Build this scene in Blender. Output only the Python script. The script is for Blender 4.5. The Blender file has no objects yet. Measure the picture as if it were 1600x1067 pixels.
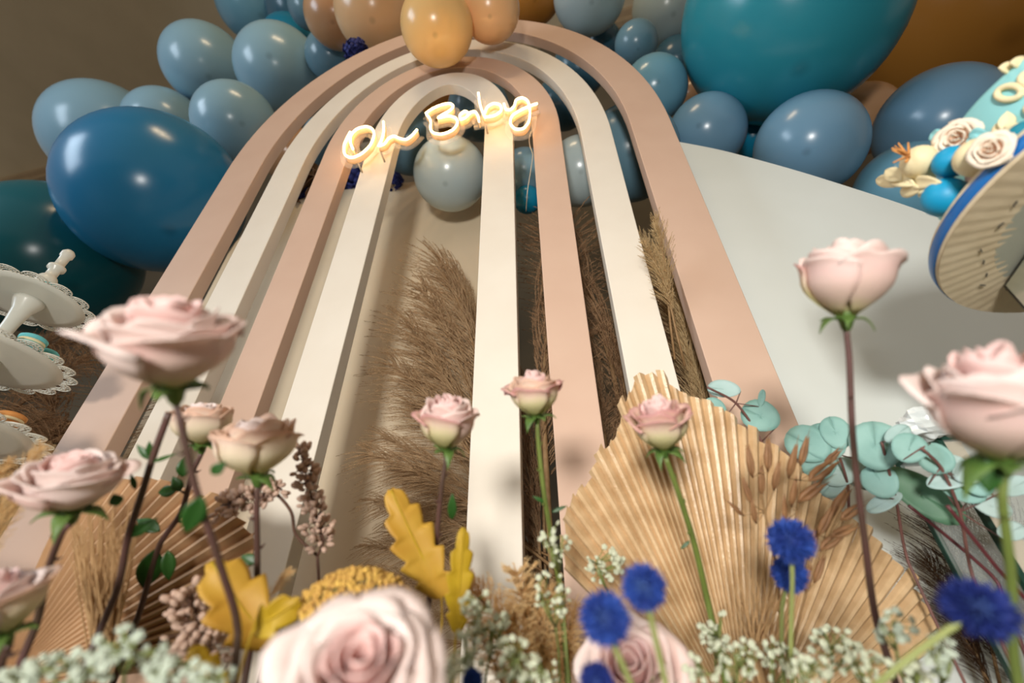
import bpy, math, random
from mathutils import Vector, Matrix, noise

random.seed(11)
SC = bpy.context.scene
COL = SC.collection
V = Vector

# ------------------------------------------------------------------ camera
FPX = 711.0
PITCH, ROLL, YAW = 0.6346, -0.0140, -0.1104
CAM = V((0.2603, -0.6382, 0.40))
_cp, _sp = math.cos(PITCH), math.sin(PITCH)
FWD = V((math.sin(YAW) * _cp, math.cos(YAW) * _cp, _sp))
_r0 = V((math.cos(YAW), -math.sin(YAW), 0.0))
_u0 = _r0.cross(FWD)
RIGHT = _r0 * math.cos(ROLL) + _u0 * math.sin(ROLL)
UP = -_r0 * math.sin(ROLL) + _u0 * math.cos(ROLL)
cd = bpy.data.cameras.new('camera')
cd.sensor_width = 36.0
cd.lens = FPX * 36.0 / 1600.0
cd.clip_start = 0.01
cd.clip_end = 50
cd.dof.use_dof = True
cd.dof.focus_distance = 0.78
cd.dof.aperture_fstop = 3.2
co = bpy.data.objects.new('camera', cd)
COL.objects.link(co)
co.matrix_world = Matrix(((RIGHT.x, UP.x, -FWD.x, CAM.x), (RIGHT.y, UP.y, -FWD.y, CAM.y),
                          (RIGHT.z, UP.z, -FWD.z, CAM.z), (0, 0, 0, 1)))
SC.camera = co

# ------------------------------------------------------------------ world, lights, exposure
SC.view_settings.view_transform = 'Standard'
SC.view_settings.look = 'None'
SC.view_settings.gamma = 1.0
SC.view_settings.use_curve_mapping = False
SC.view_settings.exposure = 0.25
w = bpy.data.worlds.new('world'); SC.world = w; w.use_nodes = True
w.node_tree.nodes['Background'].inputs[0].default_value = (0.95, 0.80, 0.64, 1)
w.node_tree.nodes['Background'].inputs[1].default_value = 0.25

def area(name, loc, target, sx, sy, power, color, spread=180):
    l = bpy.data.lights.new(name, 'AREA'); l.shape = 'RECTANGLE'; l.size = sx; l.size_y = sy
    l.energy = power; l.color = color; l.spread = math.radians(spread)
    o = bpy.data.objects.new(name, l); COL.objects.link(o); o.location = loc
    o.rotation_euler = (V(target) - V(loc)).to_track_quat('-Z', 'Y').to_euler()
    return o

area('panel_lamp', (0.08, -1.65, 0.34), (0.45, 0.0, 0.72), 0.22, 0.22, 11.5, (1.0, 0.97, 0.92), 125)
area('daylight_window', (-3.2, -1.9, 2.0), (0.0, 0.1, 1.4), 0.9, 1.7, 42, (0.72, 0.86, 1.0))
for i, (x, y, z) in enumerate([(-0.55, -1.5, 3.3), (-0.4, -1.62, 3.32), (-0.25, -1.5, 3.3), (-0.1, -1.62, 3.32), (0.05, -1.5, 3.3)]):
    l = bpy.data.lights.new('chandelier_bulb', 'POINT'); l.energy = 9; l.color = (1.0, 0.74, 0.45); l.shadow_soft_size = 0.035
    o = bpy.data.objects.new('chandelier_bulb', l); COL.objects.link(o); o.location = (x, y, z)

# ------------------------------------------------------------------ pixel helpers: a photograph pixel at a chosen real distance
def ray(px, py): return FWD + RIGHT * ((px - 800) / FPX) + UP * ((533.5 - py) / FPX)
def at(px, py, z): return CAM + ray(px, py) * z
def atY(px, py, Y):
    d = ray(px, py); return CAM + d * ((Y - CAM.y) / d.y)
def atZ(px, py, Z):
    d = ray(px, py); return CAM + d * ((Z - CAM.z) / d.z)
def depth(p): return (p - CAM).dot(FWD)
def px2m(n, z): return n * z / FPX

# ------------------------------------------------------------------ materials
def lin(c):
    c = c / 255.0
    return c / 12.92 if c <= 0.04045 else ((c + 0.055) / 1.055) ** 2.4
def rgb(r, g, b): return (lin(r), lin(g), lin(b), 1)

def mat(name, col, rough=0.6, col2=None, nscale=30.0, bump=0.0, bscale=200.0, spec=0.5, transl=0.0, coat=0.0, stretch=None, metallic=0.0):
    m = bpy.data.materials.new(name); m.use_nodes = True
    nt = m.node_tree; N = nt.nodes; L = nt.links
    b = N['Principled BSDF']
    b.inputs['Base Color'].default_value = col
    b.inputs['Roughness'].default_value = rough
    b.inputs['Specular IOR Level'].default_value = spec
    b.inputs['Coat Weight'].default_value = coat
    b.inputs['Coat Roughness'].default_value = 0.12
    b.inputs['Metallic'].default_value = metallic
    tc = N.new('ShaderNodeTexCoord')
    src = tc.outputs['Object']
    if stretch:
        mp = N.new('ShaderNodeMapping'); mp.inputs['Scale'].default_value = stretch
        L.new(src, mp.inputs[0]); src = mp.outputs[0]
    if col2 is not None:
        n = N.new('ShaderNodeTexNoise'); n.inputs['Scale'].default_value = nscale; n.inputs['Detail'].default_value = 4
        L.new(src, n.inputs['Vector'])
        r = N.new('ShaderNodeValToRGB'); r.color_ramp.elements[0].position = 0.32; r.color_ramp.elements[1].position = 0.68
        r.color_ramp.elements[0].color = col; r.color_ramp.elements[1].color = col2
        L.new(n.outputs['Fac'], r.inputs[0]); L.new(r.outputs[0], b.inputs['Base Color'])
        csrc = r.outputs[0]
    else: csrc = None
    if bump:
        n2 = N.new('ShaderNodeTexNoise'); n2.inputs['Scale'].default_value = bscale; n2.inputs['Detail'].default_value = 3
        L.new(src, n2.inputs['Vector'])
        bp = N.new('ShaderNodeBump'); bp.inputs['Strength'].default_value = bump; bp.inputs['Distance'].default_value = 0.002
        L.new(n2.outputs['Fac'], bp.inputs['Height']); L.new(bp.outputs[0], b.inputs['Normal'])
    if transl:
        t = N.new('ShaderNodeBsdfTranslucent'); t.inputs[0].default_value = col
        if csrc: L.new(csrc, t.inputs[0])
        mx = N.new('ShaderNodeMixShader'); mx.inputs[0].default_value = transl
        L.new(b.outputs[0], mx.inputs[1]); L.new(t.outputs[0], mx.inputs[2])
        L.new(mx.outputs[0], N['Material Output'].inputs[0])
    return m

def petal_mat(name, stops, transl=0.3, rough=0.55):
    """petal colour runs from its base to its rim (UV y)"""
    m = bpy.data.materials.new(name); m.use_nodes = True
    nt = m.node_tree; N = nt.nodes; L = nt.links; b = N['Principled BSDF']
    uv = N.new('ShaderNodeUVMap'); sp = N.new('ShaderNodeSeparateXYZ'); L.new(uv.outputs[0], sp.inputs[0])
    tc = N.new('ShaderNodeTexCoord'); n = N.new('ShaderNodeTexNoise'); n.inputs['Scale'].default_value = 70; n.inputs['Detail'].default_value = 3
    L.new(tc.outputs['Object'], n.inputs['Vector'])
    ma = N.new('ShaderNodeMath'); ma.operation = 'MULTIPLY_ADD'; ma.inputs[1].default_value = 0.22; ma.inputs[2].default_value = -0.11
    L.new(n.outputs['Fac'], ma.inputs[0])
    ad = N.new('ShaderNodeMath'); ad.operation = 'ADD'; L.new(sp.outputs['Y'], ad.inputs[0]); L.new(ma.outputs[0], ad.inputs[1])
    r = N.new('ShaderNodeValToRGB')
    el = r.color_ramp.elements
    el[0].position, el[0].color = stops[0]; el[1].position, el[1].color = stops[-1]
    for p, c in stops[1:-1]:
        e = el.new(p); e.color = c
    L.new(ad.outputs[0], r.inputs[0]); L.new(r.outputs[0], b.inputs['Base Color'])
    b.inputs['Roughness'].default_value = rough; b.inputs['Specular IOR Level'].default_value = 0.25
    t = N.new('ShaderNodeBsdfTranslucent'); L.new(r.outputs[0], t.inputs[0])
    mx = N.new('ShaderNodeMixShader'); mx.inputs[0].default_value = transl
    L.new(b.outputs[0], mx.inputs[1]); L.new(t.outputs[0], mx.inputs[2]); L.new(mx.outputs[0], N['Material Output'].inputs[0])
    return m

def emit_mat(name, col, strength):
    m = bpy.data.materials.new(name); m.use_nodes = True
    b = m.node_tree.nodes['Principled BSDF']
    b.inputs['Base Color'].default_value = (0.9, 0.85, 0.75, 1)
    b.inputs['Emission Color'].default_value = col; b.inputs['Emission Strength'].default_value = strength
    return m

def glass_mat(name, col, alpha, rough=0.05):
    m = bpy.data.materials.new(name); m.use_nodes = True
    N = m.node_tree.nodes; L = m.node_tree.links; b = N['Principled BSDF']
    b.inputs['Base Color'].default_value = col; b.inputs['Roughness'].default_value = rough
    t = N.new('ShaderNodeBsdfTransparent'); mx = N.new('ShaderNodeMixShader'); mx.inputs[0].default_value = alpha
    L.new(t.outputs[0], mx.inputs[1]); L.new(b.outputs[0], mx.inputs[2]); L.new(mx.outputs[0], N['Material Output'].inputs[0])
    return m

def balloon_mat(name, col, spot=True):
    """latex: a little denser in colour at the round end"""
    m = bpy.data.materials.new(name); m.use_nodes = True
    nt = m.node_tree; N = nt.nodes; L = nt.links; b = N['Principled BSDF']
    b.inputs['Roughness'].default_value = 0.24
    b.inputs['Specular IOR Level'].default_value = 0.55
    tc = N.new('ShaderNodeTexCoord')
    d = N.new('ShaderNodeVectorMath'); d.operation = 'DISTANCE'; d.inputs[1].default_value = (0, 0, 1.0)
    L.new(tc.outputs['Object'], d.inputs[0])
    r = N.new('ShaderNodeValToRGB'); e = r.color_ramp.elements
    e[0].position = 0.03; e[0].color = tuple(c * 0.8 for c in col[:3]) + (1,)
    e[1].position = 0.10; e[1].color = col
    L.new(d.outputs['Value'], r.inputs[0])
    L.new(r.outputs[0], b.inputs['Base Color'])
    t = N.new('ShaderNodeBsdfTranslucent'); t.inputs[0].default_value = col
    mx = N.new('ShaderNodeMixShader'); mx.inputs[0].default_value = 0.10
    L.new(b.outputs[0], mx.inputs[1]); L.new(t.outputs[0], mx.inputs[2]); L.new(mx.outputs[0], N['Material Output'].inputs[0])
    return m

M = {}
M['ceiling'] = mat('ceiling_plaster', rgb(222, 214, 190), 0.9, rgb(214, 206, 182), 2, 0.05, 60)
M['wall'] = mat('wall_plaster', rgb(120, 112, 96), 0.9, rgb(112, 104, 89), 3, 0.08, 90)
M['floor'] = mat('floor_wood', rgb(120, 92, 66), 0.5, rgb(96, 72, 50), 6, stretch=(1, 8, 1))
M['trim'] = mat('trim_paint', rgb(196, 178, 150), 0.6, rgb(186, 168, 140), 12)
M['pink'] = mat('blush_paint', rgb(214, 182, 160), 0.55, rgb(209, 176, 154), 9, 0.05, 160)
M['cream'] = mat('cream_paint', rgb(236, 227, 212), 0.55, rgb(231, 221, 205), 9, 0.05, 160)
M['board'] = mat('cream_board', rgb(226, 209, 180), 0.7, rgb(219, 201, 171), 5)
M['white_board'] = mat('white_board', rgb(234, 240, 236), 0.5, rgb(229, 235, 230), 5)
M['neon'] = emit_mat('neon_silicone', (1.0, 0.60, 0.23, 1), 13.0)
M['neon_body'] = mat('neon_jacket', rgb(250, 232, 205), 0.4, transl=0.4)
M['acrylic'] = glass_mat('clear_acrylic', (1.0, 0.93, 0.82, 1), 0.12)
M['wire'] = mat('clear_wire', rgb(205, 190, 165), 0.4)
M['pampas'] = mat('pampas_brown', rgb(206, 178, 142), 0.9, rgb(168, 138, 104), 14, spec=0.1, transl=0.3)
M['pampas_dark'] = mat('pampas_umber', rgb(176, 142, 108), 0.9, rgb(136, 106, 78), 14, spec=0.1, transl=0.25)
M['pampas_umber'] = mat('pampas_void_shade', rgb(86, 62, 44), 0.9, rgb(58, 40, 28), 14, spec=0.1, transl=0.15)  # near-black tone puts the shade of the lantern void into the plume colour
M['pampas_pale'] = mat('pampas_straw', rgb(226, 204, 162), 0.9, rgb(196, 168, 124), 14, spec=0.1, transl=0.3)
M['pampas_gold'] = mat('pampas_gold', rgb(240, 216, 170), 0.9, rgb(224, 190, 136), 14, spec=0.1, transl=0.35)
M['reed'] = mat('reed_stalk', rgb(156, 124, 84), 0.7, rgb(130, 98, 62), 40)
M['palm'] = mat('dried_palm', rgb(216, 184, 142), 0.36, rgb(188, 154, 112), 14, 0.25, 120, spec=0.6, stretch=(3, 3, 3))
M['palm_dull'] = mat('dried_palm_dull', rgb(208, 170, 130), 0.55, rgb(180, 142, 104), 14, 0.2, 120)
M['stem_g'] = mat('stem_green', rgb(112, 128, 58), 0.5, rgb(92, 104, 48), 30)
M['stem_d'] = mat('stem_purple', rgb(92, 62, 58), 0.5, rgb(74, 56, 44), 30)
M['sepal'] = mat('sepal_green', rgb(76, 108, 44), 0.5, rgb(104, 130, 62), 60, transl=0.2)
M['leaf'] = mat('rose_leaf', rgb(52, 98, 38), 0.4, rgb(40, 80, 30), 40, transl=0.25)
M['thistle'] = mat('thistle_blue', rgb(44, 82, 172), 0.7, rgb(26, 48, 126), 90, transl=0.25)
M['thistle_core'] = mat('thistle_core', rgb(30, 54, 130), 0.8, rgb(60, 90, 130), 60)
M['thistle_navy'] = mat('thistle_navy', rgb(30, 50, 130), 0.7, rgb(20, 36, 104), 90, transl=0.2)
M['thistle_stem'] = mat('thistle_stem', rgb(150, 156, 92), 0.6, rgb(130, 138, 80), 30)
M['gyp'] = mat('gypsophila_white', rgb(232, 234, 212), 0.7, rgb(214, 220, 190), 120, transl=0.3)
M['gyp_mint'] = mat('gypsophila_mint', rgb(222, 230, 214), 0.7, rgb(200, 212, 192), 120, transl=0.3)
M['gyp_stem'] = mat('gypsophila_stem', rgb(128, 138, 74), 0.6, rgb(108, 118, 60), 50)
M['lilac'] = mat('dried_lilac', rgb(208, 178, 168), 0.7, rgb(222, 192, 162), 90, transl=0.3)
M['twig'] = mat('brown_twig', rgb(96, 66, 50), 0.7, rgb(74, 50, 38), 60)
M['oak'] = mat('oak_yellow', rgb(212, 172, 66), 0.55, rgb(198, 148, 48), 26, transl=0.3)
M['oak_lime'] = mat('oak_lime', rgb(206, 174, 40), 0.55, rgb(188, 150, 34), 26, transl=0.3)
M['yarrow'] = mat('yarrow_gold', rgb(206, 168, 80), 0.8, rgb(176, 132, 66), 160)
M['oat'] = mat('dried_oat', rgb(170, 126, 86), 0.6, rgb(136, 96, 62), 60, transl=0.2)
M['euc'] = mat('eucalyptus', rgb(158, 200, 190), 0.6, rgb(134, 180, 170), 30, transl=0.2)
M['euc_pale'] = mat('eucalyptus_pale', rgb(190, 212, 208), 0.6, rgb(168, 198, 192), 30, transl=0.2)
M['euc_dark'] = mat('eucalyptus_dark', rgb(98, 140, 108), 0.55, rgb(84, 124, 96), 30, transl=0.2)
M['euc_stem'] = mat('eucalyptus_stem', rgb(120, 82, 74), 0.6, rgb(98, 64, 58), 40)
M['red_stem'] = mat('burgundy_stem', rgb(98, 44, 48), 0.5, rgb(76, 34, 38), 40)
M['hyd'] = mat('hydrangea_blue', rgb(58, 70, 150), 0.7, rgb(36, 44, 110), 60, transl=0.2)
M['dry_leaf'] = mat('dry_leaf', rgb(120, 86, 52), 0.7, rgb(86, 58, 34), 40)
M['stand'] = mat('stand_enamel', rgb(222, 222, 212), 0.28, rgb(214, 214, 203), 10)
M['macaron'] = mat('macaron_turquoise', rgb(112, 200, 206), 0.75, rgb(96, 186, 194), 60)
M['macaron_o'] = mat('biscuit_orange', rgb(214, 150, 82), 0.75, rgb(196, 130, 66), 60)
M['fondant'] = mat('fondant_blue', rgb(142, 204, 206), 0.55, rgb(134, 197, 200), 8)
M['sugar_cream'] = mat('sugar_cream', rgb(236, 222, 180), 0.6, rgb(228, 212, 168), 40)
M['sugar_peach'] = mat('sugar_peach', rgb(238, 198, 168), 0.6, rgb(244, 214, 186), 40)
M['ball_blue'] = mat('ball_blue', rgb(0, 152, 196), 0.5, rgb(0, 142, 186), 30)
M['ball_teal'] = mat('ball_teal', rgb(0, 132, 156), 0.5, rgb(0, 122, 146), 30)
M['ball_peach'] = mat('ball_peach', rgb(234, 182, 152), 0.55, rgb(228, 174, 144), 30)
M['ribbon'] = mat('ribbon_blue', rgb(26, 110, 184), 0.4, rgb(20, 98, 170), 50, 0.2, 400)
M['fabric'] = mat('pleated_fabric', rgb(222, 206, 176), 0.8, rgb(206, 188, 156), 30, 0.2, 90)
M['card'] = mat('grey_card', rgb(176, 178, 164), 0.7, rgb(168, 170, 156), 12)
M['staple'] = mat('dark_staple', rgb(60, 60, 60), 0.4)
M['black'] = mat('black_frame', rgb(28, 28, 28), 0.4, rgb(20, 20, 20), 20)
M['mirror'] = mat('smoked_mirror', rgb(196, 200, 184), 0.15, rgb(186, 190, 174), 6, metallic=0.3)
M['green_frame'] = mat('green_metal', rgb(32, 68, 56), 0.35, rgb(26, 58, 48), 30)
M['pane'] = glass_mat('lantern_glass', (0.86, 0.92, 0.88, 1), 0.14)
M['foam'] = mat('floral_foam', rgb(62, 92, 52), 0.95, rgb(50, 78, 42), 80)
M['trough'] = mat('trough_wood', rgb(150, 116, 82), 0.7, rgb(126, 96, 66), 12)
M['grass_tan'] = mat('dry_grass', rgb(214, 178, 130), 0.8, rgb(186, 148, 102), 30, transl=0.3)
M['foil'] = mat('clear_wrap', rgb(226, 230, 228), 0.12, rgb(200, 206, 204), 40, 0.5, 60)
PET = {
 'blush': petal_mat('petal_blush', [(0.0, rgb(214, 206, 150)), (0.3, rgb(232, 208, 192)), (0.7, rgb(236, 206, 198)), (1.0, rgb(242, 222, 214))]),
 'pinkcore': petal_mat('petal_pink_core', [(0.0, rgb(226, 176, 166)), (0.5, rgb(232, 188, 180)), (1.0, rgb(238, 208, 202))]),
 'pale': petal_mat('petal_pale', [(0.0, rgb(226, 208, 178)), (0.4, rgb(238, 218, 210)), (1.0, rgb(240, 224, 218))]),
 'green': petal_mat('petal_green_base', [(0.0, rgb(208, 206, 136)), (0.45, rgb(228, 220, 170)), (0.75, rgb(236, 212, 190)), (0.93, rgb(230, 190, 178)), (1.0, rgb(216, 162, 158))]),
 'cream': petal_mat('petal_cream', [(0.0, rgb(222, 210, 150)), (0.45, rgb(240, 228, 196)), (0.85, rgb(240, 218, 200)), (1.0, rgb(228, 192, 168))]),
 'sugar': petal_mat('petal_sugar', [(0.0, rgb(240, 190, 150)), (0.5, rgb(244, 216, 190)), (1.0, rgb(246, 234, 214))], 0.1),
}

# ------------------------------------------------------------------ mesh helpers
class MB:
    def __init__(s): s.v = []; s.f = []; s.uv = None
    def add(s, vs, fs):
        o = len(s.v); s.v += [tuple(p) for p in vs]; s.f += [tuple(i + o for i in f) for f in fs]
    def box(s, c, sx, sy, sz, ax=None):
        c = V(c); X, Y, Z = ax if ax else (V((1, 0, 0)), V((0, 1, 0)), V((0, 0, 1)))
        vs = [c + X * (sx / 2 * i) + Y * (sy / 2 * j) + Z * (sz / 2 * k) for k in (-1, 1) for j in (-1, 1) for i in (-1, 1)]
        s.add(vs, [(0, 2, 3, 1), (4, 5, 7, 6), (0, 1, 5, 4), (2, 6, 7, 3), (0, 4, 6, 2), (1, 3, 7, 5)])
    def tube(s, pts, rad, n=8, caps=True):
        pts = [V(p) for p in pts]; k = len(pts)
        if not hasattr(rad, '__len__'): rad = [rad] * k
        tg = []
        for i in range(k):
            t = pts[min(i + 1, k - 1)] - pts[max(i - 1, 0)]
            tg.append(t.normalized() if t.length > 1e-9 else V((0, 0, 1)))
        a = tg[0].orthogonal().normalized()
        rings = []
        for i in range(k):
            a = (a - tg[i] * a.dot(tg[i]))
            a = a.normalized() if a.length > 1e-6 else tg[i].orthogonal().normalized()
            b = tg[i].cross(a)
            rings += [pts[i] + (a * math.cos(2 * math.pi * j / n) + b * math.sin(2 * math.pi * j / n)) * rad[i] for j in range(n)]
        fs = [(i * n + j, i * n + (j + 1) % n, (i + 1) * n + (j + 1) % n, (i + 1) * n + j) for i in range(k - 1) for j in range(n)]
        if caps: fs += [tuple(range(n - 1, -1, -1)), tuple((k - 1) * n + j for j in range(n))]
        s.add(rings, fs)
    def lathe(s, prof, n=24, frame=None, cap=True):
        o = frame if frame else Matrix.Identity(4)
        vs = [o @ V((r * math.cos(2 * math.pi * j / n), r * math.sin(2 * math.pi * j / n), z)) for r, z in prof for j in range(n)]
        k = len(prof)
        fs = [(i * n + j, i * n + (j + 1) % n, (i + 1) * n + (j + 1) % n, (i + 1) * n + j) for i in range(k - 1) for j in range(n)]
        if cap: fs += [tuple(range(n - 1, -1, -1)), tuple((k - 1) * n + j for j in range(n))]
        s.add(vs, fs)
    def ball(s, c, r, n=12, m=8, sq=(1, 1, 1), rot=None, lump=0.0):
        vs = []
        for i in range(m + 1):
            t = math.pi * i / m
            for j in range(n):
                a = 2 * math.pi * j / n
                d = V((math.sin(t) * math.cos(a) * sq[0], math.sin(t) * math.sin(a) * sq[1], math.cos(t) * sq[2]))
                if lump: d *= 1 + lump * noise.noise(d * 2.3 + V(c) * 40)
                if rot: d = rot @ d
                vs.append(V(c) + d * r)
        fs = [(i * n + j, (i + 1) * n + j, (i + 1) * n + (j + 1) % n, i * n + (j + 1) % n) for i in range(m) for j in range(n)]
        s.add(vs, fs)
    def prism(s, outline, off):
        """closed outline (list of points) extruded by vector off"""
        k = len(outline); off = V(off)
        vs = [V(p) for p in outline] + [V(p) + off for p in outline]
        fs = [tuple(range(k - 1, -1, -1)), tuple(range(k, 2 * k))] + [(i, (i + 1) % k, k + (i + 1) % k, k + i) for i in range(k)]
        s.add(vs, fs)
    def grid(s, fn, nu, nv, uv=True):
        o = len(s.v)
        if s.uv is None: s.uv = {}
        for j in range(nv + 1):
            for i in range(nu + 1):
                u, v = i / nu, j / nv
                s.uv[len(s.v)] = (u, v); s.v.append(tuple(fn(u, v)))
        for j in range(nv):
            for i in range(nu):
                a = o + j * (nu + 1) + i
                s.f.append((a, a + 1, a + nu + 2, a + nu + 1))
    def mesh(s, name, m=None, smooth=True, origin=None):
        me = bpy.data.meshes.new(name)
        vs = s.v if origin is None else [tuple(V(p) - origin) for p in s.v]
        me.from_pydata(vs, [], s.f)
        if s.uv:
            ul = me.uv_layers.new(name='UVMap')
            for l in me.loops: ul.data[l.index].uv = s.uv.get(l.vertex_index, (0, 0))
        if m: me.materials.append(m)
        if smooth: me.polygons.foreach_set('use_smooth', [True] * len(me.polygons))
        me.validate(); me.update()
        return me

def put(name, me, parent=None, loc=None):
    o = bpy.data.objects.new(name, me); COL.objects.link(o)
    if parent: o.parent = parent
    if loc is not None: o.location = loc
    return o
def part(name, mb, m, parent, smooth=True, solid=0.0, bevel=0.0):
    """a part: mesh given in world coordinates, stored relative to its thing's origin"""
    org = world_loc(parent)
    o = put(name, mb.mesh(name, m, smooth, org), parent)
    if solid:
        s = o.modifiers.new('thickness', 'SOLIDIFY'); s.thickness = solid; s.offset = 0
    if bevel:
        s = o.modifiers.new('bevel', 'BEVEL'); s.width = bevel; s.segments = 2; s.limit_method = 'ANGLE'
    return o
def world_loc(o):
    p = V((0, 0, 0))
    while o: p += o.location; o = o.parent
    return p
def tag(o, label, cat, group=None, kind=None):
    o['label'] = label
    o['category'] = cat
    if group: o['group'] = group
    if kind: o['kind'] = kind
    return o
def thing(name, label, cat, loc, group=None):
    o = bpy.data.objects.new(name, None); COL.objects.link(o); o.location = loc
    o.empty_display_size = 0.05
    return tag(o, label, cat, group)
def solo(name, mb, m, label, cat, loc, group=None, smooth=True, bevel=0.0, solid=0.0):
    o = put(name, mb.mesh(name, m, smooth, V(loc)), None, loc)
    if bevel:
        s = o.modifiers.new('bevel', 'BEVEL'); s.width = bevel; s.segments = 2; s.limit_method = 'ANGLE'
    if solid:
        s = o.modifiers.new('thickness', 'SOLIDIFY'); s.thickness = solid; s.offset = 0
    return tag(o, label, cat, group)
def struct(name, mb, m, smooth=False):
    o = put(name, mb.mesh(name, m, smooth)); o['kind'] = 'structure'; return o
def frame_to(d, origin=(0, 0, 0), roll=0.0):
    q = V(d).normalized().to_track_quat('Z', 'Y')
    return Matrix.Translation(V(origin)) @ q.to_matrix().to_4x4() @ Matrix.Rotation(roll, 4, 'Z')
def spline(pts, n=8):
    """Catmull-Rom through the points"""
    pts = [V(p) for p in pts]
    if len(pts) < 3:
        return [pts[0].lerp(pts[-1], i / n) for i in range(n + 1)]
    out = []
    for i in range(len(pts) - 1):
        p1 = pts[i]; p2 = pts[i + 1]; L = (p2 - p1).length
        def near(a, b):  # neighbour pulled to this segment's length so that uneven spacing makes no loops
            d = b - a
            return a + d * min(1.0, 1.0 * L / d.length) if d.length > 1e-9 else b
        p0 = near(p1, pts[i - 1]) if i > 0 else p1 * 2 - p2
        p3 = near(p2, pts[i + 2]) if i + 2 < len(pts) else p2 * 2 - p1
        for k in range(n):
            t = k / n
            out.append(0.5 * ((2 * p1) + (p2 - p0) * t + (2 * p0 - 5 * p1 + 4 * p2 - p3) * t * t + (3 * p1 - p0 - 3 * p2 + p3) * t ** 3))
    out.append(pts[-1]); return out
R = random.uniform

# ================================================================== THE ROOM
mb = MB(); mb.box((0.0, -1.2, -0.05), 16, 9, 0.1); struct('floor', mb, M['floor'])
wa = math.radians(-6.6)
WX = V((math.cos(wa), math.sin(wa), 0)); WN = V((-math.sin(wa), math.cos(wa), 0)); WZ = V((0, 0, 1))
HC = 6.6
_k = atZ(55, 278, HC)                                   # crown line between wall and ceiling
WC = _k + WX * ((0.0 - _k.x) / WX.x); WC.z = 0
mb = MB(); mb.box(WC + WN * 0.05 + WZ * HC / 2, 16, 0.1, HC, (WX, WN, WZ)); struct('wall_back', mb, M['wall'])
mb = MB(); mb.box(WC - WN * 0.02 + WZ * 0.06, 16, 0.03, 0.12, (WX, WN, WZ)); struct('baseboard_back', mb, M['trim'])
mb = MB(); mb.box(WC - WN * 4.0 + WZ * (HC + .05), 16, 8.2, 0.1, (WX, WN, WZ)); struct('ceiling', mb, M['ceiling'])
mb = MB()
mb.box(WC - WN * 0.06 + WZ * (HC - .04), 16, 0.12, 0.08, (WX, WN, WZ)); mb.box(WC - WN * 0.03 + WZ * (HC - 0.13), 16, 0.06, 0.10, (WX, WN, WZ))
struct('trim_1', mb, M['trim'])

# ================================================================== BACKING BOARDS
by = 0.30
out = []
tl = atY(469, 304, by); zt = tl.z
x0, x1 = -0.80, 0.10
for k in range(9):
    a = math.pi - k * math.pi / 16
    out.append(V((x0 + 0.30 + 0.30 * math.cos(a), by, zt - 0.30 + 0.30 * math.sin(a))))
for k in range(5):
    a = math.pi / 2 - k * math.pi / 8
    out.append(V((x1 - 0.08 + 0.08 * math.cos(a), by, zt - 0.08 + 0.08 * math.sin(a))))
out += [V((x1, by, 0)), V((x0, by, 0))]
mb = MB(); mb.prism(out, (0, 0.03, 0))
solo('backdrop_board', mb, M['board'], 'cream flat backdrop board standing behind the rainbow arches and pampas grass', 'backdrop', (-0.3, by, 0), smooth=False)
wy = 0.105
edge = [(0.578, 1.64)] + [(atY(px, py, wy).x, atY(px, py, wy).z) for px, py in ((1063, 222), (1120, 233), (1175, 247), (1250, 268), (1330, 293), (1410, 319), (1490, 349))] + [(1.24, 0.99), (1.36, 0.80), (1.44, 0.62)]
sp = spline([V((x, wy, z)) for x, z in edge], 4)
out = [V((0.578, wy, 0))] + sp + [V((1.50, wy, 0.40)), V((1.52, wy, 0))]
mb = MB(); mb.prism(list(reversed(out)), (0, 0.025, 0))
solo('curved_board', mb, M['white_board'], 'white board with a long curved top edge right behind the cake', 'backdrop', (0.9, wy, 0), smooth=False)

# ================================================================== RAINBOW ARCHES
ZS = 0.3171
ARCH = [(0.6000, 0.5016, 1.2184 + ZS, 1.4123, 'pink', 'outermost wide blush pink rainbow arch with balloons behind'),
        (0.4507, 0.3743, 1.1976 + ZS, 1.5325, 'cream', 'larger cream rainbow arch nested inside the outermost blush arch'),
        (0.3243, 0.2509, 1.2537 + ZS, 1.5471, 'pink', 'narrower blush pink rainbow arch nested between two cream arches'),
        (0.1997, 0.1234, 1.2781 + ZS, 1.8250, 'cream', 'innermost smallest cream rainbow arch crossed by the neon sign')]
TH = 0.032
for ro, ri, zs, hh, mk, lab in ARCH:
    n = 56
    wd = ro - ri
    ztop = zs + ro * hh
    vs = []
    prof = []
    for k in range(n + 1):
        a = math.pi * k / n
        c, s_ = math.cos(a), math.sin(a)
        po = V((-ro * c, 0, zs + ro * hh * s_))
        # inner edge at constant board width along the normal
        nx, nz = -c * (ro * hh), s_ * ro
        l = math.hypot(nx, nz)
        pi_ = V((po.x - wd * nx / l, 0, po.z - wd * nz / l))
        prof.append((po, pi_))
    prof = [(V((-ro, 0, 0)), V((-ri, 0, 0)))] + prof + [(V((ro, 0, 0)), V((ri, 0, 0)))]
    mb = MB()
    for po, pi_ in prof:
        mb.v += [tuple(po), tuple(pi_), (pi_.x, TH, pi_.z), (po.x, TH, po.z)]
    for i in range(len(prof) - 1):
        a, b = 4 * i, 4 * i + 4
        for j in range(4): mb.f.append((a + j, a + (j + 1) % 4, b + (j + 1) % 4, b + j))
    mb.f += [(3, 2, 1, 0), tuple(4 * (len(prof) - 1) + j for j in range(4))]
    mb.f = [tuple(reversed(f)) for f in mb.f]
    solo('rainbow_arch', mb, M[mk], lab, 'arch', (0, 0, 0), smooth=False, bevel=0.0016)

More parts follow.
